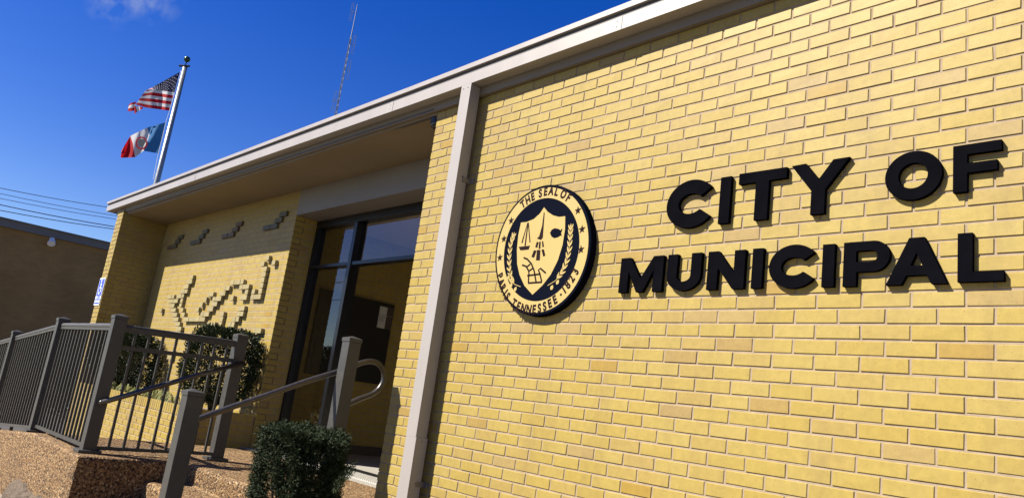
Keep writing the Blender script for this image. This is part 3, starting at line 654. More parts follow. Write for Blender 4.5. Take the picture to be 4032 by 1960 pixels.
# ------------------------------------------------------------------ the city seal
SCX, SCZ, SR, SY = -2.346, 2.529, 0.420, -0.050
def aff(u, v): return (u - 0.040*v, v - 0.040*u)
def SP(u, v, dy=0.0): return (SCX + u*SR, SY - dy, SCZ + v*SR)
seal = thing('city_seal', 'round navy and gold city seal plaque mounted on the yellow brick wall', 'seal', (SCX, 0.0, SCZ-SR))
def seal_poly(name, polys, mat, dy, th=0.0012, parent=None, measured=True):
    mb = MB()
    for poly in polys:
        pts = [p if measured else aff(*p) for p in poly]
        bm = bmesh.new(); vs = [bm.verts.new(SP(p[0], p[1], dy)) for p in pts]
        ed = [bm.edges.new((vs[i], vs[(i+1) % len(vs)])) for i in range(len(vs))]
        bmesh.ops.triangle_fill(bm, edges=ed, use_beauty=True)
        bm.verts.index_update(); V = [tuple(v.co) for v in bm.verts]; F = []
        for f in bm.faces:
            idx = [v.index for v in f.verts]
            if f.normal.y > 0: idx = idx[::-1]
            F.append(tuple(idx))
        bm.free(); mb.add(V, F)
        n_ = len(pts); S = [SP(p[0], p[1], dy) for p in pts] + [SP(p[0], p[1], dy-th) for p in pts]
        mb.add(S, [(i, (i+1) % n_, n_+(i+1) % n_, n_+i) for i in range(n_)])
    return mb.build(name, mat, parent or seal)
circ = lambda r, n=72: [(r*math.cos(2*math.pi*i/n), r*math.sin(2*math.pi*i/n)) for i in range(n)]
# thick disc
mb = MB(); pts = [aff(*p) for p in circ(1.0)]; n_ = len(pts)
f0 = [(SCX+p[0]*SR*0.99, SY, SCZ+p[1]*SR*0.99) for p in pts]; f1 = [(SCX+p[0]*SR, SY+0.005, SCZ+p[1]*SR) for p in pts]; f2 = [(SCX+p[0]*SR, -0.001, SCZ+p[1]*SR) for p in pts]
mb.add(f0+f1+f2, [tuple(range(n_))] + [(i, n_+i, n_+(i+1) % n_, (i+1) % n_) for i in range(n_)] + [(n_+i, 2*n_+i, 2*n_+(i+1) % n_, n_+(i+1) % n_) for i in range(n_)])
mb.build('backing_disc', M_NAVY, seal)
# gold ring
mb = MB(); a_ = [aff(*p) for p in circ(0.955)]; b_ = [aff(*p) for p in circ(0.788)]
mb.add([SP(*p, 0.0015) for p in a_] + [SP(*p, 0.0015) for p in b_], [(i, (i+1) % n_, n_+(i+1) % n_, n_+i) for i in range(n_)])
mb.build('gold_ring', M_GOLD, seal)
seal_poly('shield', [[(-0.023,0.643),(-0.096,0.553),(-0.211,0.48),(-0.362,0.448),(-0.49,0.451),(-0.511,0.252),(-0.499,0.024),(-0.449,-0.204),(-0.364,-0.376),(-0.228,-0.546),(-0.028,-0.69),(0.151,-0.558),(0.294,-0.405),(0.402,-0.199),(0.459,0.028),(0.469,0.259),(0.441,0.456),(0.317,0.458),(0.189,0.495),(0.066,0.564)]], M_GOLD, 0.0018)
def stroke(pl_, w0):
    out, back = [], []
    for i, p in enumerate(pl_):
        a = pl_[max(i-1, 0)]; b2 = pl_[min(i+1, len(pl_)-1)]; dx, dz = b2[0]-a[0], b2[1]-a[1]; l = math.hypot(dx, dz)
        nx_, nz_ = -dz/l*w0/2, dx/l*w0/2; out.append((p[0]+nx_, p[1]+nz_)); back.append((p[0]-nx_, p[1]-nz_))
    return out + back[::-1]
tower = [[(-0.012,0.567),(0.006,0.55),(0.035,0.169),(0.003,0.135),(-0.088,0.165),(-0.045,0.194),(-0.011,0.358)],
 [(-0.081,0.114),(-0.041,0.102),(-0.057,0.02),(-0.099,0.033)],[(-0.03,0.11),(0.003,0.108),(0.012,0.003),(-0.023,-0.0)],[(0.028,0.111),(0.052,0.113),(0.084,0.029),(0.054,0.018)],
 [(-0.12,-0.014),(-0.062,-0.024),(-0.095,-0.129),(-0.154,-0.114)],[(-0.053,-0.016),(0.017,-0.017),(0.034,-0.177),(-0.047,-0.172)],[(0.041,-0.015),(0.091,-0.015),(0.136,-0.111),(0.094,-0.123)]]
seal_poly('tower_emblem', tower, M_MAROON, 0.003)
seal_poly('boat_emblem', [[(-0.466,0.063),(-0.218,0.064),(-0.238,0.006),(-0.415,0.005)],[(-0.339,0.436),(-0.317,0.434),(-0.312,0.067),(-0.338,0.069)],[(-0.342,0.432),(-0.345,0.38),(-0.39,0.12),(-0.417,0.122)],[(-0.314,0.38),(-0.312,0.43),(-0.218,0.119),(-0.237,0.113)]], M_MAROON, 0.003)
seal_poly('fish_emblem', [[(0.173,0.227),(0.202,0.274),(0.26,0.292),(0.335,0.275),(0.387,0.248),(0.413,0.278),(0.414,0.246),(0.401,0.211),(0.424,0.155),(0.4,0.172),(0.344,0.148),(0.273,0.141),(0.215,0.169)]], M_NAVY, 0.003)
pw = [stroke(s_, 0.026) for s_ in ([(-0.322,-0.115),(-0.239,-0.142),(-0.134,-0.222),(-0.066,-0.316),(-0.028,-0.391)],[(-0.335,-0.226),(-0.244,-0.253),(-0.171,-0.33),(-0.154,-0.394)],
  [(-0.191,-0.398),(0.076,-0.386)],[(-0.160,-0.40),(-0.144,-0.512)],[(-0.15,-0.512),(0.137,-0.508)],[(-0.028,-0.40),(0.012,-0.498)],[(0.130,-0.500),(0.069,-0.377),(0.03,-0.321),(0.068,-0.3),(0.192,-0.377)],[(-0.224,-0.263),(-0.159,-0.224)],[(-0.161,-0.326),(-0.096,-0.293)])]
for i, s_ in enumerate(pw):
    pass
seal_poly('plough_emblem', pw, M_MAROON, 0.003)
def star(cx, cz, r, rot=0.0):
    o = []
    for i in range(10):
        a = math.pi/2 + rot + i*math.pi/5; q = r if i % 2 == 0 else r*0.42; o.append((cx+q*math.cos(a), cz+q*math.sin(a)))
    return o
for cx, cz in [(-0.734,0.504),(-0.846,0.219),(-0.88,-0.081),(0.691,0.515),(0.815,0.227),(0.84,-0.07)]:
    seal_poly('star', [star(cx*0.985, cz, 0.066, 0.1)], M_MAROON, 0.003)
seal_poly('dot', [[(0.546+0.018*math.cos(a*.6283), -0.702+0.018*math.sin(a*.6283)) for a in range(10)]], M_MAROON, 0.003)
def leafp(x, z, ang, l, w2):
    c_, s_ = math.cos(ang), math.sin(ang); o = []
    for t, q in ((0,0),(0.25,.8),(0.5,1),(0.8,.6),(1,0),(0.8,-.6),(0.5,-1),(0.25,-.8)):
        a, b2 = t*l, q*w2; o.append((x+a*c_-b2*s_, z+a*s_+b2*c_))
    return o
def branch(pts_, side_):
    polys = [stroke(pts_, 0.010)]
    for i in range(5):
        p, q = pts_[i], pts_[i+1]; d = math.atan2(p[1]-q[1], p[0]-q[0])
        for t in (0.25, 0.75):
            x = p[0]+(q[0]-p[0])*t; z = p[1]+(q[1]-p[1])*t
            polys.append(leafp(x+0.006, z, d-0.42, 0.105, 0.015)); polys.append(leafp(x-0.006, z, d+0.42, 0.105, 0.015))
    polys.append(leafp(pts_[0][0], pts_[0][1], math.atan2(pts_[0][1]-pts_[1][1], pts_[0][0]-pts_[1][0]), 0.07, 0.012))
    return polys
bl = [(-0.631,0.243),(-0.667,0.112),(-0.657,-0.079),(-0.619,-0.27),(-0.536,-0.442),(-0.454,-0.52),(-0.307,-0.561)]
br = [(0.58,0.266),(0.591,0.124),(0.601,-0.053),(0.578,-0.226),(0.514,-0.38),(0.405,-0.497),(0.261,-0.562)]
bl = [(x*0.99, z) for x, z in bl]; br = [(x, z) for x, z in br]
for pts_, bs in ((bl, [(-0.518,-0.536),(-0.412,-0.60),(-0.60,-0.41)]), (br, [(0.351,-0.6),(0.452,-0.525)])):
    pl2 = branch(pts_, 0) + [leafp(x-0.02, z-0.03, 1.1, 0.08, 0.03) for x, z in bs]
    seal_poly('laurel_branch', pl2, M_GOLD, 0.0022)
def glyph(ch, x, z, ang, size, parent, mat, y, name='letter', bold=0.02):
    cu = bpy.data.curves.new('glyph', 'FONT'); cu.body = ch; cu.size = size; cu.align_x = 'CENTER'; cu.align_y = 'CENTER'
    cu.offset = (bold+0.02)*size; cu.extrude = 0.0006
    tmp = bpy.data.objects.new('glyph', cu); COL.objects.link(tmp); bpy.context.view_layer.update()
    me = bpy.data.meshes.new_from_object(tmp.evaluated_get(bpy.context.evaluated_depsgraph_get()))
    bpy.data.objects.remove(tmp)
    return me
def ring_text(text_items, size, name, ztop=True):
    allv = MB()
    for ch, ang, r in text_items:
        me = glyph(ch, 0, 0, 0, size, None, None, 0)
        zs_ = [v.co.y for v in me.vertices]; xs_ = [v.co.x for v in me.vertices]
        cyy, cxx = (min(zs_)+max(zs_))/2, (min(xs_)+max(xs_))/2
        a = math.radians(ang); rot = a - math.pi/2 if ztop else a + math.pi/2
        cs, sn = math.cos(rot), math.sin(rot); V = []
        for v in me.vertices:
            gx, gz = (v.co.x-cxx)*0.80, (v.co.y-cyy)
            V.append(SP(r*math.cos(a) + gx*cs - gz*sn, r*math.sin(a) + gx*sn + gz*cs, 0.0028 + v.co.z*0.5))
        allv.add(V, [tuple(p.vertices) for p in me.polygons]); bpy.data.meshes.remove(me)
    return allv.build(name, M_MAROON, seal)
top = [('T',124,.905),('H',116.5,.90),('E',109.5,.895),('S',99.2,.89),('E',92,.893),('A',84.5,.893),('L',76.5,.885),('O',66.4,.877),('F',57.7,.868)]
bot = [('P',-154.9,.888),('A',-147.6,.892),('R',-140.4,.894),('I',-134.2,.898),('S',-128.7,.902),('T',-116.5,.903),('E',-109.0,.905),('N',-101.6,.907),('N',-94.0,.907),('E',-87.0,.907),('S',-80.3,.903),('S',-73.7,.9),('E',-67.0,.895),('E',-60.2,.89),('1',-46.9,.868),('8',-41.0,.862),('2',-34.0,.858),('3',-26.2,.858)]
for a_, b2_ in ((0, 3), (3, 7), (7, 9)): ring_text(top[a_:b2_], 0.178, 'lettering', True)
for a_, b2_ in ((0, 5), (5, 14), (14, 18)): ring_text(bot[a_:b2_], 0.178, 'lettering', False)

# ------------------------------------------------------------------ small things on the building
sg = thing('accessible_sign', 'blue and white wheelchair access sign fixed to the narrow brick pier', 'sign', (-12.03, PY, 2.3))
sx0, sx1, s0, s1 = -12.185, -11.895, 2.31, 2.74
mb = MB(); mb.box(sx0, sx1, PY-0.012, PY-0.004, s0, s1); mb.build('plate', M_SKYW, sg)
mb = MB(); mb.box(sx0+.015, sx1-.015, PY-0.0135, PY-0.0121, s0+.145, s1-.015); mb.box(sx0+.015, sx1-.015, PY-0.0135, PY-0.0121, s0+.015, s0+.10); mb.build('blue_panel', M_BLUE, sg)
mb = MB(); cx = (sx0+sx1)/2-0.01; Y0, Y1 = PY-0.015, PY-0.0136
def stk(pts_, w0): 
    q = stroke(pts_, w0); mb.prism(q, 'xz', Y0, Y1)
mb.prism([(cx-0.005+.02*math.cos(a*.524), 2.695+.02*math.sin(a*.524)) for a in range(12)], 'xz', Y0, Y1)
stk([(cx-.005,2.67),(cx,2.585),(cx+.055,2.585),(cx+.085,2.52)], 0.022); stk([(cx,2.63),(cx+.05,2.63)], 0.016)
stk([(cx+.05*math.cos(math.radians(a))*1.15, 2.545+.06*math.sin(math.radians(a))) for a in range(130, 345, 15)], 0.014)
mb.build('wheelchair_symbol', M_SKYW, sg)
def flat_text(body, x, z, size, Y, mat, parent, name, bold=0.03):
    me = glyph(body, 0, 0, 0, size, None, None, 0, bold=bold); mb = MB()
    mb.add([(x+v.co.x, Y-v.co.z*0.5, z+v.co.y) for v in me.vertices], [tuple(p.vertices) for p in me.polygons]); bpy.data.meshes.remove(me)
    return mb.build(name, mat, parent)
flat_text('ACCESSIBLE', (sx0+sx1)/2, s0+.122, 0.043, PY-0.0125, M_BLUE, sg, 'upper_text')
flat_text('ENTRANCE', (sx0+sx1)/2, s0+.057, 0.046, PY-0.0142, M_SKYW, sg, 'lower_text')

sc_ = thing('security_camera', 'small dark dome camera under the eave at the corner of the brick wall', 'camera', (-3.84, 0.06, 3.70))
mb = MB(); mb.tube([(-3.84, 0.06, 3.742), (-3.84, 0.06, 3.70)], 0.058, 20, r2=0.055); mb.build('housing', M_BRONZE, sc_, smooth=False)
mb = MB(); mb.sphere((-3.84, 0.06, 3.70), 0.052, 18, 10); mb.build('dome', base_mat('smoked_dome', (0.015,0.015,0.015), 0.08), sc_, smooth=True)

nb = thing('notice_board', 'dark notice board hung on the brick wall inside the entrance', 'notice board', (-7.2, 1.7, 1.66))
mb = MB(); mb.box(-7.249, -7.205, 1.10, 2.165, 1.665, 2.680); mb.build('panel', base_mat('black_board', (0.006,0.005,0.006), 0.5), nb, bevel=0.003)
po = thing('poster', 'small white and dark poster pinned at the right side of the black notice board', 'poster', (-7.2, 2.05, 2.35))
mb = MB(); mb.box(-7.2045, -7.2030, 1.945, 2.160, 2.355, 2.635); mb.build('sheet', base_mat('poster_dark', (0.05,0.035,0.035), 0.5), po)
mb = MB(); mb.box(-7.2028, -7.2018, 1.95, 2.062, 2.53, 2.63); mb.box(-7.2028, -7.2018, 1.95, 2.062, 2.36, 2.505); mb.box(-7.2028, -7.2018, 1.95, 2.072, 2.510, 2.526); mb.build('white_panel', M_PAPER, po)
mb = MB()
for i in range(5): mb.box(-7.2016, -7.2012, 1.96, 2.05-0.01*(i % 3), 2.488-i*0.011, 2.492-i*0.011)
mb.box(-7.2016, -7.2012, 2.09, 2.15, 2.52, 2.532); mb.build('print', M_GREYINK, po)

# ------------------------------------------------------------------ plants
def leaf(mb, p, d, l, w0, att, cup=0.0):
    d = Vector(d).normalized(); s = d.cross(Vector((rnd()-.5, rnd()-.5, rnd()-.5))).normalized()*w0; n = d.cross(s).normalized()
    p = Vector(p); a = p + d*l*0.5
    mb.add([p, a+s+n*cup, p+d*l, a-s+n*cup], [(0,1,2,3)], 0, att)
def shrub(name, label, c, rx, ry, z0, z1, nleaf, mat, size=0.030, group=None, box=False):
    o = thing(name, label, 'shrub', (c[0], c[1], z0), group)
    mb = MB(); cz = (z0+z1)/2 + 0.05; rz = (z1-z0)/2
    for i in range(5):
        a = i*1.3; mb.tube([(c[0], c[1], z0-0.05), (c[0]+.3*rx*math.cos(a), c[1]+.3*ry*math.sin(a), cz-0.2*rz), (c[0]+.6*rx*math.cos(a), c[1]+.6*ry*math.sin(a), cz+.4*rz)], 0.018, 6, r2=0.006)
    mb.build('stem', M_BARK, o)
    mb = MB(); lumps = [((rnd()-.5)*2, (rnd()-.5)*2, (rnd()-.5)*2, 0.12+0.15*rnd()) for _ in range(22)]
    k = 0
    while k < nleaf:
        d = Vector((random.gauss(0,1), random.gauss(0,1), random.gauss(0,1))).normalized()
        r = 1 - abs(random.gauss(0, 0.13)) if rnd() < 0.8 else 0.4+0.5*rnd()
        bumpv = 0
        for lx, ly, lz, lr in lumps:
            q = Vector((lx, ly, lz)).normalized(); dt = d.dot(q)
            if dt > 0.86: bumpv = max(bumpv, lr*(dt-0.86)/0.14)
        r = r*(0.90+bumpv*0.9)
        sq = 0.75 if d.z > 0 else 1.0
        p = Vector((c[0]+d.x*rx*r, c[1]+d.y*ry*r, cz + (abs(d.z)**sq)*math.copysign(1, d.z)*rz*r))
        if p.z < z0+0.01: continue
        # a twig-end of three or four leaves
        for j in range(4):
            dd = (d + Vector((rnd()-.5, rnd()-.5, rnd()-.2))*1.7)
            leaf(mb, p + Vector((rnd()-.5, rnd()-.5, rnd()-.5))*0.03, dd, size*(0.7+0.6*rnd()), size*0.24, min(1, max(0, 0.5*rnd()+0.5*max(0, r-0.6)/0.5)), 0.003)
        k += 4
    mb.build('foliage', mat, o)
    return o
g3 = crop(350, 1200, 1.7886)
c2 = bp(*g3(905, 470), 'y', 0.20)
shrub('holly_shrub', 'rounded dark green holly shrub in the planter, right one below the relief', (c2.x+0.05, 0.20), 0.42, 0.44, 1.10, 2.02, 19000, M_HOLLY, 0.030, 'shrubs growing in the brick planter')
c1 = bp(*D(335, 900), 'y', 0.20)
shrub('holly_shrub', 'dark green holly shrub in the planter beside the brick pier, left of the other', (c1.x-0.25, 0.20), 0.50, 0.46, 1.05, 1.98, 19000, M_HOLLY, 0.030, 'shrubs growing in the brick planter')
shrub('hedge_shrub', 'rounded green shrub beyond the pier seen through the ramp railing', (-14.3, 0.9), 0.9, 0.8, 0.15, 1.25, 7000, M_HOLLY, 0.04)
# strap-leaved plants along the front of the planter
def strap_plant(x, y, z, n, label, first=None):
    o = thing('lily_plant', label, 'plant', (x, y, z), 'strap-leaved plants along the planter front'); mb = MB()
    for i in range(n):
        a = rnd()*6.28; h = 0.07+0.10*rnd(); l = 0.08+0.12*rnd(); dx, dy = math.cos(a), math.sin(a); w0 = 0.006; s = Vector((-dy, dx, 0))*w0
        P = [Vector((x, y, z)) + Vector((dx*l*t, dy*l*t, h*(4*t*(1-t))*0.9 + 0.02*(1-t))) for t in (0, .25, .5, .75, 1.0)]
        vs = []
        for q, t in zip(P, (1,1,.9,.6,.1)): vs += [q-s*t, q+s*t]
        mb.add(vs, [(2*j, 2*j+1, 2*j+3, 2*j+2) for j in range(4)], 0, rnd())
    mb.build('leaves', M_LILY, o)
LP = [(-10.9,'first strap-leaved plant at the pier end of the planter'),(-10.45,'pale strap-leaved plant in front of the left holly shrub'),(-10.0,'strap-leaved plant at the right foot of the left holly shrub'),(-9.6,'strap-leaved plant in the gap between the hollies, nearer the left one'),
      (-9.2,'strap-leaved plant midway between the two holly shrubs'),(-8.85,'strap-leaved plant in the gap between the hollies, nearer the right one'),(-8.5,'strap-leaved plant at the left foot of the right holly shrub'),(-8.15,'strap-leaved plant partly under the right holly shrub')]
for x, lb in LP: strap_plant(x, 0.03+0.05*rnd(), PT-0.05, 34, lb)

# clipped yew in the foreground
yc = bp(*D(762, 1150), 'y', -1.02)
yew = thing('yew_shrub', 'upright clipped dark yew shrub in the foreground beside the steps', 'shrub', (yc.x, -1.02, 0.15))
mb = MB()
YT = 1.235
for i in range(7):
    a = i*0.9; mb.tube([(yc.x, -1.02, 0.12), (yc.x+.10*math.cos(a), -1.02+.10*math.sin(a), 0.7), (yc.x+.17*math.cos(a), -1.02+.17*math.sin(a), 1.2)], 0.014, 6, r2=0.004)
mb.build('stem', M_BARK, yew)
mb = MB()
def sprig(p, d, l, n):
    p = Vector(p); d = Vector(d).normalized(); o1_ = d.orthogonal().normalized(); o2_ = d.cross(o1_)
    tone = rnd()
    for i in range(n):
        t = i/n; a = i*2.4 + rnd(); q = p + d*l*t
        nd_ = d*0.75 + (o1_*math.cos(a)+o2_*math.sin(a))
        leaf(mb, q, nd_, 0.023*(0.7+.5*rnd()), 0.0027, min(1, 0.55*tone+0.3*rnd()+0.25*t))
def yew_at(n, hw, z0, z1):
    for k in range(n):
        # superellipse footprint, clipped flat top
        a = rnd()*6.283; e = 0.62; rr_ = 1 - abs(random.gauss(0, 0.16)) if rnd() < 0.85 else rnd()
        x = math.copysign(abs(math.cos(a))**e, math.cos(a))*hw; y_ = math.copysign(abs(math.sin(a))**e, math.sin(a))*hw
        lump = 1+0.09*math.sin(a*3+1.3)+0.05*math.sin(a*7)
        if rnd() < 0.22:
            z = z1 - 0.05*rnd() + 0.012*math.sin(x*23)*1.0; q = math.sqrt(rnd()); dx = (x*.4, y_*.4, 1.2); x *= q; y_ *= q
        else:
            z = z0 + (z1-z0)*rnd(); taper = 0.93+0.07*min(1, (z-z0)/0.5); x *= rr_*lump*taper; y_ *= rr_*lump*taper; dx = (x/hw, y_/hw, 0.7)
            gap = math.sin(a*5+z*9)*math.sin(z*13+a*3)
            if gap > 0.55 and rr_ > 0.8: continue
        z += (rnd()-.5)*.03
        d = Vector(dx) + Vector((rnd()-.5, rnd()-.5, rnd()-.5))*1.1
        sprig((yc.x+x, -1.02+y_, z), d, 0.035+0.03*rnd(), 11)
yew_at(12000, 0.195, 0.25, YT)
# stray shoots on the right side
q0 = bp(*D(872, 1205), 'y', -1.05)
for i in range(16):
    t = i/15; sprig((q0.x-0.12+0.15*t+.01*rnd(), -1.05, q0.z-0.07+0.13*t), (0.5, -0.1, 1), 0.05, 14); sprig((q0.x-0.12+0.15*t, -1.05, q0.z-0.07+0.13*t), (0.7, .4*(rnd()-.5), -0.1), 0.04, 12)
mb.build('foliage', M_YEW, yew)

# ------------------------------------------------------------------ flagpole and flags
pxy = bp(*D(428, 322), 'y', 2.45); FX, FY = pxy.x, 2.45
ztop = None
best = 1e9
for i in range(1200):
    z = 7 + i*0.005; v = Vector((FX, FY, z)) - CAM; q = (v.dot(RX)/v.dot(RZ)*FPX+2016, v.dot(RY)/v.dot(RZ)*FPX+980)
    if abs(q[1] - 170*1.5652) < best: best = abs(q[1]-170*1.5652); ztop = z
fp = thing('flagpole', 'tall pale metal flagpole with a dark ball on top rising behind the roof', 'flagpole', (FX, FY, 0.1))
mb = MB(); mb.tube([(FX,FY,0.1),(FX,FY,ztop*0.6),(FX,FY,ztop)], 0.088, 18, r2=0.058); mb.build('pole', M_POLE, fp, smooth=True)
mb = MB(); mb.tube([(FX,FY,ztop),(FX,FY,ztop+.05)], 0.06, 14); mb.tube([(FX-.12,FY-.12,ztop+.03),(FX+.08,FY+.08,ztop+.05)], 0.03, 8); mb.tube([(FX,FY,ztop+.05),(FX,FY,ztop+.17)], 0.014, 8); mb.build('truck', M_BRONZE, fp)
mb = MB(); mb.sphere((FX,FY,ztop+.24), 0.085, 20, 12); mb.build('ball', M_BALL, fp, smooth=True)
FD = Vector((-0.679, -0.722, 0)).normalized(); FN = Vector((FD.y, -FD.x, 0))        # flags fly along FD
if FN.dot(CAM - Vector((FX, FY, 0))) < 0: FN = -FN
def onflag(px, py, off=0.0):
    d = ray(px, py); P0 = Vector((FX, FY, 0)) + FN*off; t = (P0-CAM).dot(FN)/d.dot(FN); return CAM + d*t
mb = MB(); hy = [onflag(*crop(450,200,2.7229)(715,215), 0.0), onflag(*crop(450,200,2.7229)(590,650), 0.0), onflag(*crop(450,200,2.7229)(555,760), 0.0), onflag(*crop(450,200,2.7229)(470,1110), 0.0), onflag(*D(385,452), 0)]
mb.tube(hy, 0.006, 6); mb.build('halyard', M_WHITE, fp)
def cloth_mat(name, c):
    mt = base_mat(name, c, 0.75, 0, 0.2); b = mt.node_tree.nodes['Principled BSDF']; t = N(mt, 'ShaderNodeBsdfTranslucent'); t.inputs['Color'].default_value = (*c, 1)
    mx = N(mt, 'ShaderNodeMixShader'); mx.inputs[0].default_value = 0.35; out = [n for n in mt.node_tree.nodes if n.type == 'OUTPUT_MATERIAL'][0]
    L(mt, b.outputs[0], mx.inputs[1]); L(mt, t.outputs[0], mx.inputs[2]); L(mt, mx.outputs[0], out.inputs['Surface']); return mt
C_RED = cloth_mat('flag_red', (0.34, 0.006, 0.014)); C_WHT = cloth_mat('flag_white', (0.50, 0.50, 0.52)); C_NAV = cloth_mat('flag_navy', (0.010, 0.012, 0.055)); C_BLU = cloth_mat('flag_blue', (0.03, 0.14, 0.32)); C_SHD = base_mat('flag_emblem', (0.02, 0.035, 0.05), 0.8)
def grid_flag(mb, ctrl, us, vs, cropf, nu, nv, matf, ripple, voff=0.0):
    """ctrl[i][j] crop pixels for us[i], vs[j]; bilinear between them, ripples along the normal"""
    def samp(u, v):
        i = max(k for k in range(len(us)-1) if us[k] <= u+1e-9); j = max(k for k in range(len(vs)-1) if vs[k] <= v+1e-9)
        a = (u-us[i])/(us[i+1]-us[i]); b = (v-vs[j])/(vs[j+1]-vs[j])
        f = lambda c_: (1-a)*(1-b)*ctrl[i][j][c_]+a*(1-b)*ctrl[i+1][j][c_]+(1-a)*b*ctrl[i][j+1][c_]+a*b*ctrl[i+1][j+1][c_]
        return f(0), f(1)
    V = []; 
    for i in range(nu+1):
        for j in range(nv+1):
            u, v = us[0]+(us[-1]-us[0])*i/nu, vs[0]+(vs[-1]-vs[0])*j/nv
            V.append(onflag(*cropf(*samp(u, v)), voff+ripple(u, v)))
    base = len(mb.v); mb.v += [tuple(p) for p in V]
    for i in range(nu):
        for j in range(nv):
            q = base+i*(nv+1)+j; u, v = us[0]+(us[-1]-us[0])*(i+.5)/nu, vs[0]+(vs[-1]-vs[0])*(j+.5)/nv
            mb.f.append((q, q+nv+1, q+nv+2, q+1)); mb.m.append(matf(u, v)); mb.a.append(0)
    return samp
cf = crop(480, 260, 6.2615)
usf = [0, 0.25, 0.4, 0.5]; vsf = [0, 0.5385, 0.77, 1.0]
ct = [[(1430,150),(1290,655),(1225,880),(1165,1105)], [(1010,385),(1010,612),(900,830),(850,1062)], [(740,535),(790,578),(640,800),(600,1030)], [(600,600),(560,640),(440,800),(345,955)]]
fm = MB()
rp = lambda u, v: 0.05*math.sin(u*14+v*2)*min(1, u*6) + 0.02*math.sin(u*31+v*5)
sampf = grid_flag(fm, ct, usf, vsf, cf, 40, 39, lambda u, v: 2 if (u < 0.4 and v < 7/13) else (0 if int(v*13) % 2 == 0 else 1), rp)
tail1 = [[(350,880),(330,1000),(330,1100)], [(220,915),(190,1010),(200,1120)], [(165,965),(150,1050),(140,1110)]]
grid_flag(fm, tail1, [0,.5,1], [0,.5,1], cf, 8, 16, lambda u, v: (0 if v < .22 else 1 if v < .60 else 0), lambda u, v: 0.03*math.sin(u*5), 0.06)
tail2 = [[(300,1000),(310,1185)], [(350,990),(385,1130)], [(440,1000),(450,1095)], [(525,1022),(520,1045)]]
grid_flag(fm, tail2, [0,.33,.66,1], [0,1], cf, 18, 6, lambda u, v: (0 if u < .3 else 1 if u < .66 else 0), lambda u, v: 0.02*math.sin(u*9), 0.10)
fl = thing('national_flag', 'red, white and blue striped flag with stars flying at the top of the pole', 'flag', (FX, FY, ztop-1.3))
fm.build('cloth', [C_RED, C_WHT, C_NAV], fl, smooth=True)
for rrow in range(9):
    stm = MB()
    n_ = 6 if rrow % 2 == 0 else 5
    for cc in range(n_):
        u = (0.033 + 0.0667*cc + (0.0333 if rrow % 2 else 0)); v = 7/13*(rrow+1)/10
        x, y = sampf(u, v); cpt = onflag(*cf(x, y), rp(u, v)+0.012); e1 = FD*0.017; e2 = Vector((0,0,0.017))
        P = []
        for i in range(10):
            a = math.pi/2+i*math.pi/5; q = 1 if i % 2 == 0 else 0.5; P.append(cpt+e1*q*math.cos(a)+e2*q*math.sin(a))
        stm.add(P, [tuple(range(10))])
    stm.build('star_row', C_WHT, fl)
cf2 = crop(470, 450, 6.2619)
usg = [0, .3333, .6667, 1.0]; vsg = [0, 0.5, 1.0]
ct2 = [[(1145,200),(1060,560),(955,965)], [(690,330),(740,520),(600,905)], [(270,535),(330,720),(385,1062)], [(58,885),(40,980),(30,1075)]]
cm = MB(); rp2 = lambda u, v: 0.045*math.sin(u*16-v*4)*min(1, u*5)
s2 = grid_flag(cm, ct2, usg, vsg, cf2, 42, 22, lambda u, v: 0 if u < 1/3 else 1 if u < 2/3 else 2, rp2)
cfl = thing('city_flag', 'blue, white and red flag with a round seal flying below the striped one', 'flag', (FX, FY, ztop-3.2))
cm.build('cloth', [C_BLU, C_WHT, C_RED], cfl, smooth=True)
em = MB(); ci = []
def onc(x, y, o=0.06): return onflag(*cf2(x, y), o)
n_ = 28
outer = [onc(545+148*math.cos(2*math.pi*i/n_), 712+160*math.sin(2*math.pi*i/n_)) for i in range(n_)]; inner = [onc(545+112*math.cos(2*math.pi*i/n_), 712+124*math.sin(2*math.pi*i/n_)) for i in range(n_)]
em.add(outer+inner, [(i,(i+1) % n_, n_+(i+1) % n_, n_+i) for i in range(n_)], 0)
em.add([onc(*p, 0.062) for p in [(460,660),(540,610),(600,625),(640,620),(635,690),(570,810),(490,740)]], [tuple(range(7))], 1)
em.build('round_seal', [C_RED, C_SHD], cfl)

# ------------------------------------------------------------------ far things
# antenna mast far behind the roof
ax_ = bp(*D(872, 150), 'y', 24.0); MX_, MY_ = ax_.x, 24.0
def zat(X, Y, py):
    lo, hi = -20.0, 120.0
    for _ in range(60):
        mid = (lo+hi)/2; v = Vector((X, Y, mid)) - CAM; y_ = v.dot(RY)/v.dot(RZ)*FPX+980
        if y_ > py: lo = mid
        else: hi = mid
    return (lo+hi)/2
zt = zat(MX_, MY_, 12*1.5652)
ant = thing('antenna_mast', 'slender lattice radio mast with dipole loops standing far behind the roof', 'antenna mast', (MX_, MY_, 0.1))
mb = MB(); r0 = 0.075; z = 0.1
legs = [(MX_+r0*math.cos(a), MY_+r0*math.sin(a)) for a in (0.3, 2.39, 4.49)]
for lx, ly in legs: mb.tube([(lx, ly, 0.1), (lx, ly, zt-3.2)], 0.022, 6)
k = 0
while z < zt-3.6:
    for i in range(3):
        a, b2 = legs[i], legs[(i+1) % 3]; mb.tube([(a[0],a[1],z),(b2[0],b2[1],z+0.6)], 0.010, 5); mb.tube([(a[0],a[1],z),(b2[0],b2[1],z)], 0.009, 5)
    z += 0.6
mb.build('lattice', M_GALV, ant)
mb = MB(); mb.tube([(MX_,MY_,zt-3.6),(MX_,MY_,zt)], 0.045, 8, r2=0.025); mb.build('whip', M_GALV, ant)
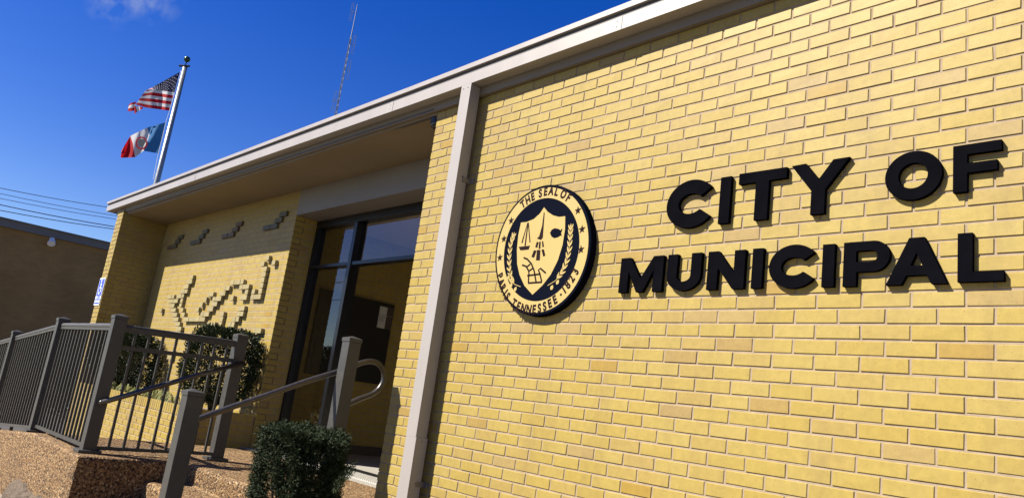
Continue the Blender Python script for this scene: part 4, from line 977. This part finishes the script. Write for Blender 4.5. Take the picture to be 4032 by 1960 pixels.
for py, sgn in ((50, -1), (175, 1), (275, 1), (400, -1)):
    zc = zat(MX_, MY_, py); mb = MB(); P = lambda s_, z_: tuple(Vector((MX_, MY_, z_)) - FD*s_*sgn)
    for s_ in (0.28, 0.44):
        mb.tube([P(s_, zc-0.85), P(s_, zc+0.85)], 0.016, 6)
    mb.tube([P(0.28, zc+0.85), P(0.44, zc+0.85)], 0.016, 6); mb.tube([P(0.28, zc-0.85), P(0.44, zc-0.85)], 0.016, 6); mb.tube([P(0.1, zc), P(0.44, zc)], 0.028, 6)
    mb.build('dipole_loop', M_GALV, ant)

# neighbouring building, its side wall in shade
NX = -25.0
ne = thing('neighbour_building', 'plain brown brick building with a dark roof edge standing in shade beyond the ramp', 'building', (NX, -4, 0.1))
ztl = bp(*D(0, 572), 'x', NX).z; ztr = bp(*D(275, 631), 'x', NX).z
zr1, zr2 = bp(*D(0, 551), 'x', NX).z, bp(*D(275, 611), 'x', NX).z
zw, zr = (ztl+ztr)/2, (zr1+zr2)/2
mb = MB(); mb.box(NX-14, NX, -3.2, 22, 0.0, zw+0.02); mb.build('wall', M_FAR, ne)
mb = MB(); mb.box(NX-14, NX+0.10, -3.3, 22.1, zw+0.021, zr); mb.box(NX-14, NX+0.16, -3.36, 22.2, zr, zr+0.03); mb.build('roof_edge', noise_mat('dark_roof_edge', (0.14,0.135,0.13), (0.18,0.17,0.165), 2, 0.7, 0.1, 20), ne)
lt = bp(*D(131, 606), 'x', NX+0.1)
fl_ = thing('wall_light', 'small pale floodlight under the roof edge of the brown brick building', 'light fixture', (NX, lt.y, lt.z-0.1))
mb = MB(); mb.box(NX, NX+.06, lt.y-.06, lt.y+.06, lt.z+.0, lt.z+.13); mb.build('bracket', M_WHITE, fl_)
mb = MB(); mb.tube([(NX+.06, lt.y, lt.z+.06), (NX+.2, lt.y-.02, lt.z-.10)], 0.07, 12, r2=0.11); mb.build('lamp_head', M_WHITE, fl_)
# cables
WX = -36.0
names = ['topmost of the five black power cables crossing the sky at the left', 'second power cable from the top, left edge of the sky', 'middle one of the five power cables crossing the sky', 'second lowest power cable, thicker than the one above it', 'lowest power cable, just above the neighbouring brick roof']
for (ya_, yb_), lb, rw in zip([((0,473),(270,521)), ((0,487),(293,543)), ((0,499),(290,551)), ((0,515),(288,570)), ((0,529),(286,576))], names, (.014,.012,.012,.019,.017)):
    A, B = bp(*D(*ya_), 'x', WX), bp(*D(*yb_), 'x', WX); d = B-A; mb = MB(); pts = []
    for i in range(-6, 19):
        t = i/5; sag = -0.25*t*(1-t)*0.6; pts.append(A + d*t + Vector((0,0,sag)))
    mb.tube(pts, rw, 6, caps=False); o = mb.build('power_cable', M_CABLE); recenter(o, pts[0]); tag(o, lb, 'cable', 'power cables at the left of the sky')
# across the street: what the door glass reflects
sh = thing('street_building', 'pale low building across the street reflected in the door glass', 'building', (-44, -26, 0.1))
mb = MB(); mb.box(-60, -30, -34, -24, 0.1, 3.6); mb.build('wall', noise_mat('pale_render', (0.42,0.42,0.44), (0.5,0.5,0.52), 1, 0.8, 0.1, 10), sh)
mb = MB(); mb.box(-60.2, -29.8, -34.2, -23.8, 3.6, 3.9); mb.build('roof_edge', M_ROOF, sh)
for i in range(5):
    mb = MB(); mb.box(-57+i*5.5, -54.5+i*5.5, -24.0, -23.95, 1.2, 2.6); mb.build('window', base_mat('window_dark', (0.03,0.035,0.04), 0.1), sh)
up = thing('utility_pole', 'brown wooden utility pole with a crossarm reflected in the door glass', 'utility pole', (-27, -15.6, 0.1))
mb = MB(); mb.tube([(-27,-15.6,0.1),(-27,-15.6,9.5)], 0.16, 12, r2=0.11); mb.build('pole', M_BARK, up)
mb = MB(); mb.box(-28.2,-25.8,-15.7,-15.55,8.6,8.75); mb.build('crossarm', M_BARK, up)
mb = MB(); mb.tube([(-26.75,-15.6,6.6),(-26.75,-15.6,7.5)], 0.2, 12); mb.build('transformer', M_CABLE, up)
for i, (dz, lb) in enumerate(((8.8,'upper street cable reflected in the door glass'),(7.9,'middle street cable reflected in the door glass'),(6.9,'lower street cable reflected in the door glass'))):
    mb = MB(); pts = [Vector((-27+t*12, -15.6+t*0.6, dz-0.10*(t+2.5)*(2.5-t)*.6)) for t in [j*0.25-2.5 for j in range(21)]]
    mb.tube(pts, 0.02, 6, caps=False); o = mb.build('street_cable', M_CABLE); recenter(o, pts[0]); tag(o, lb, 'cable', 'cables along the street')
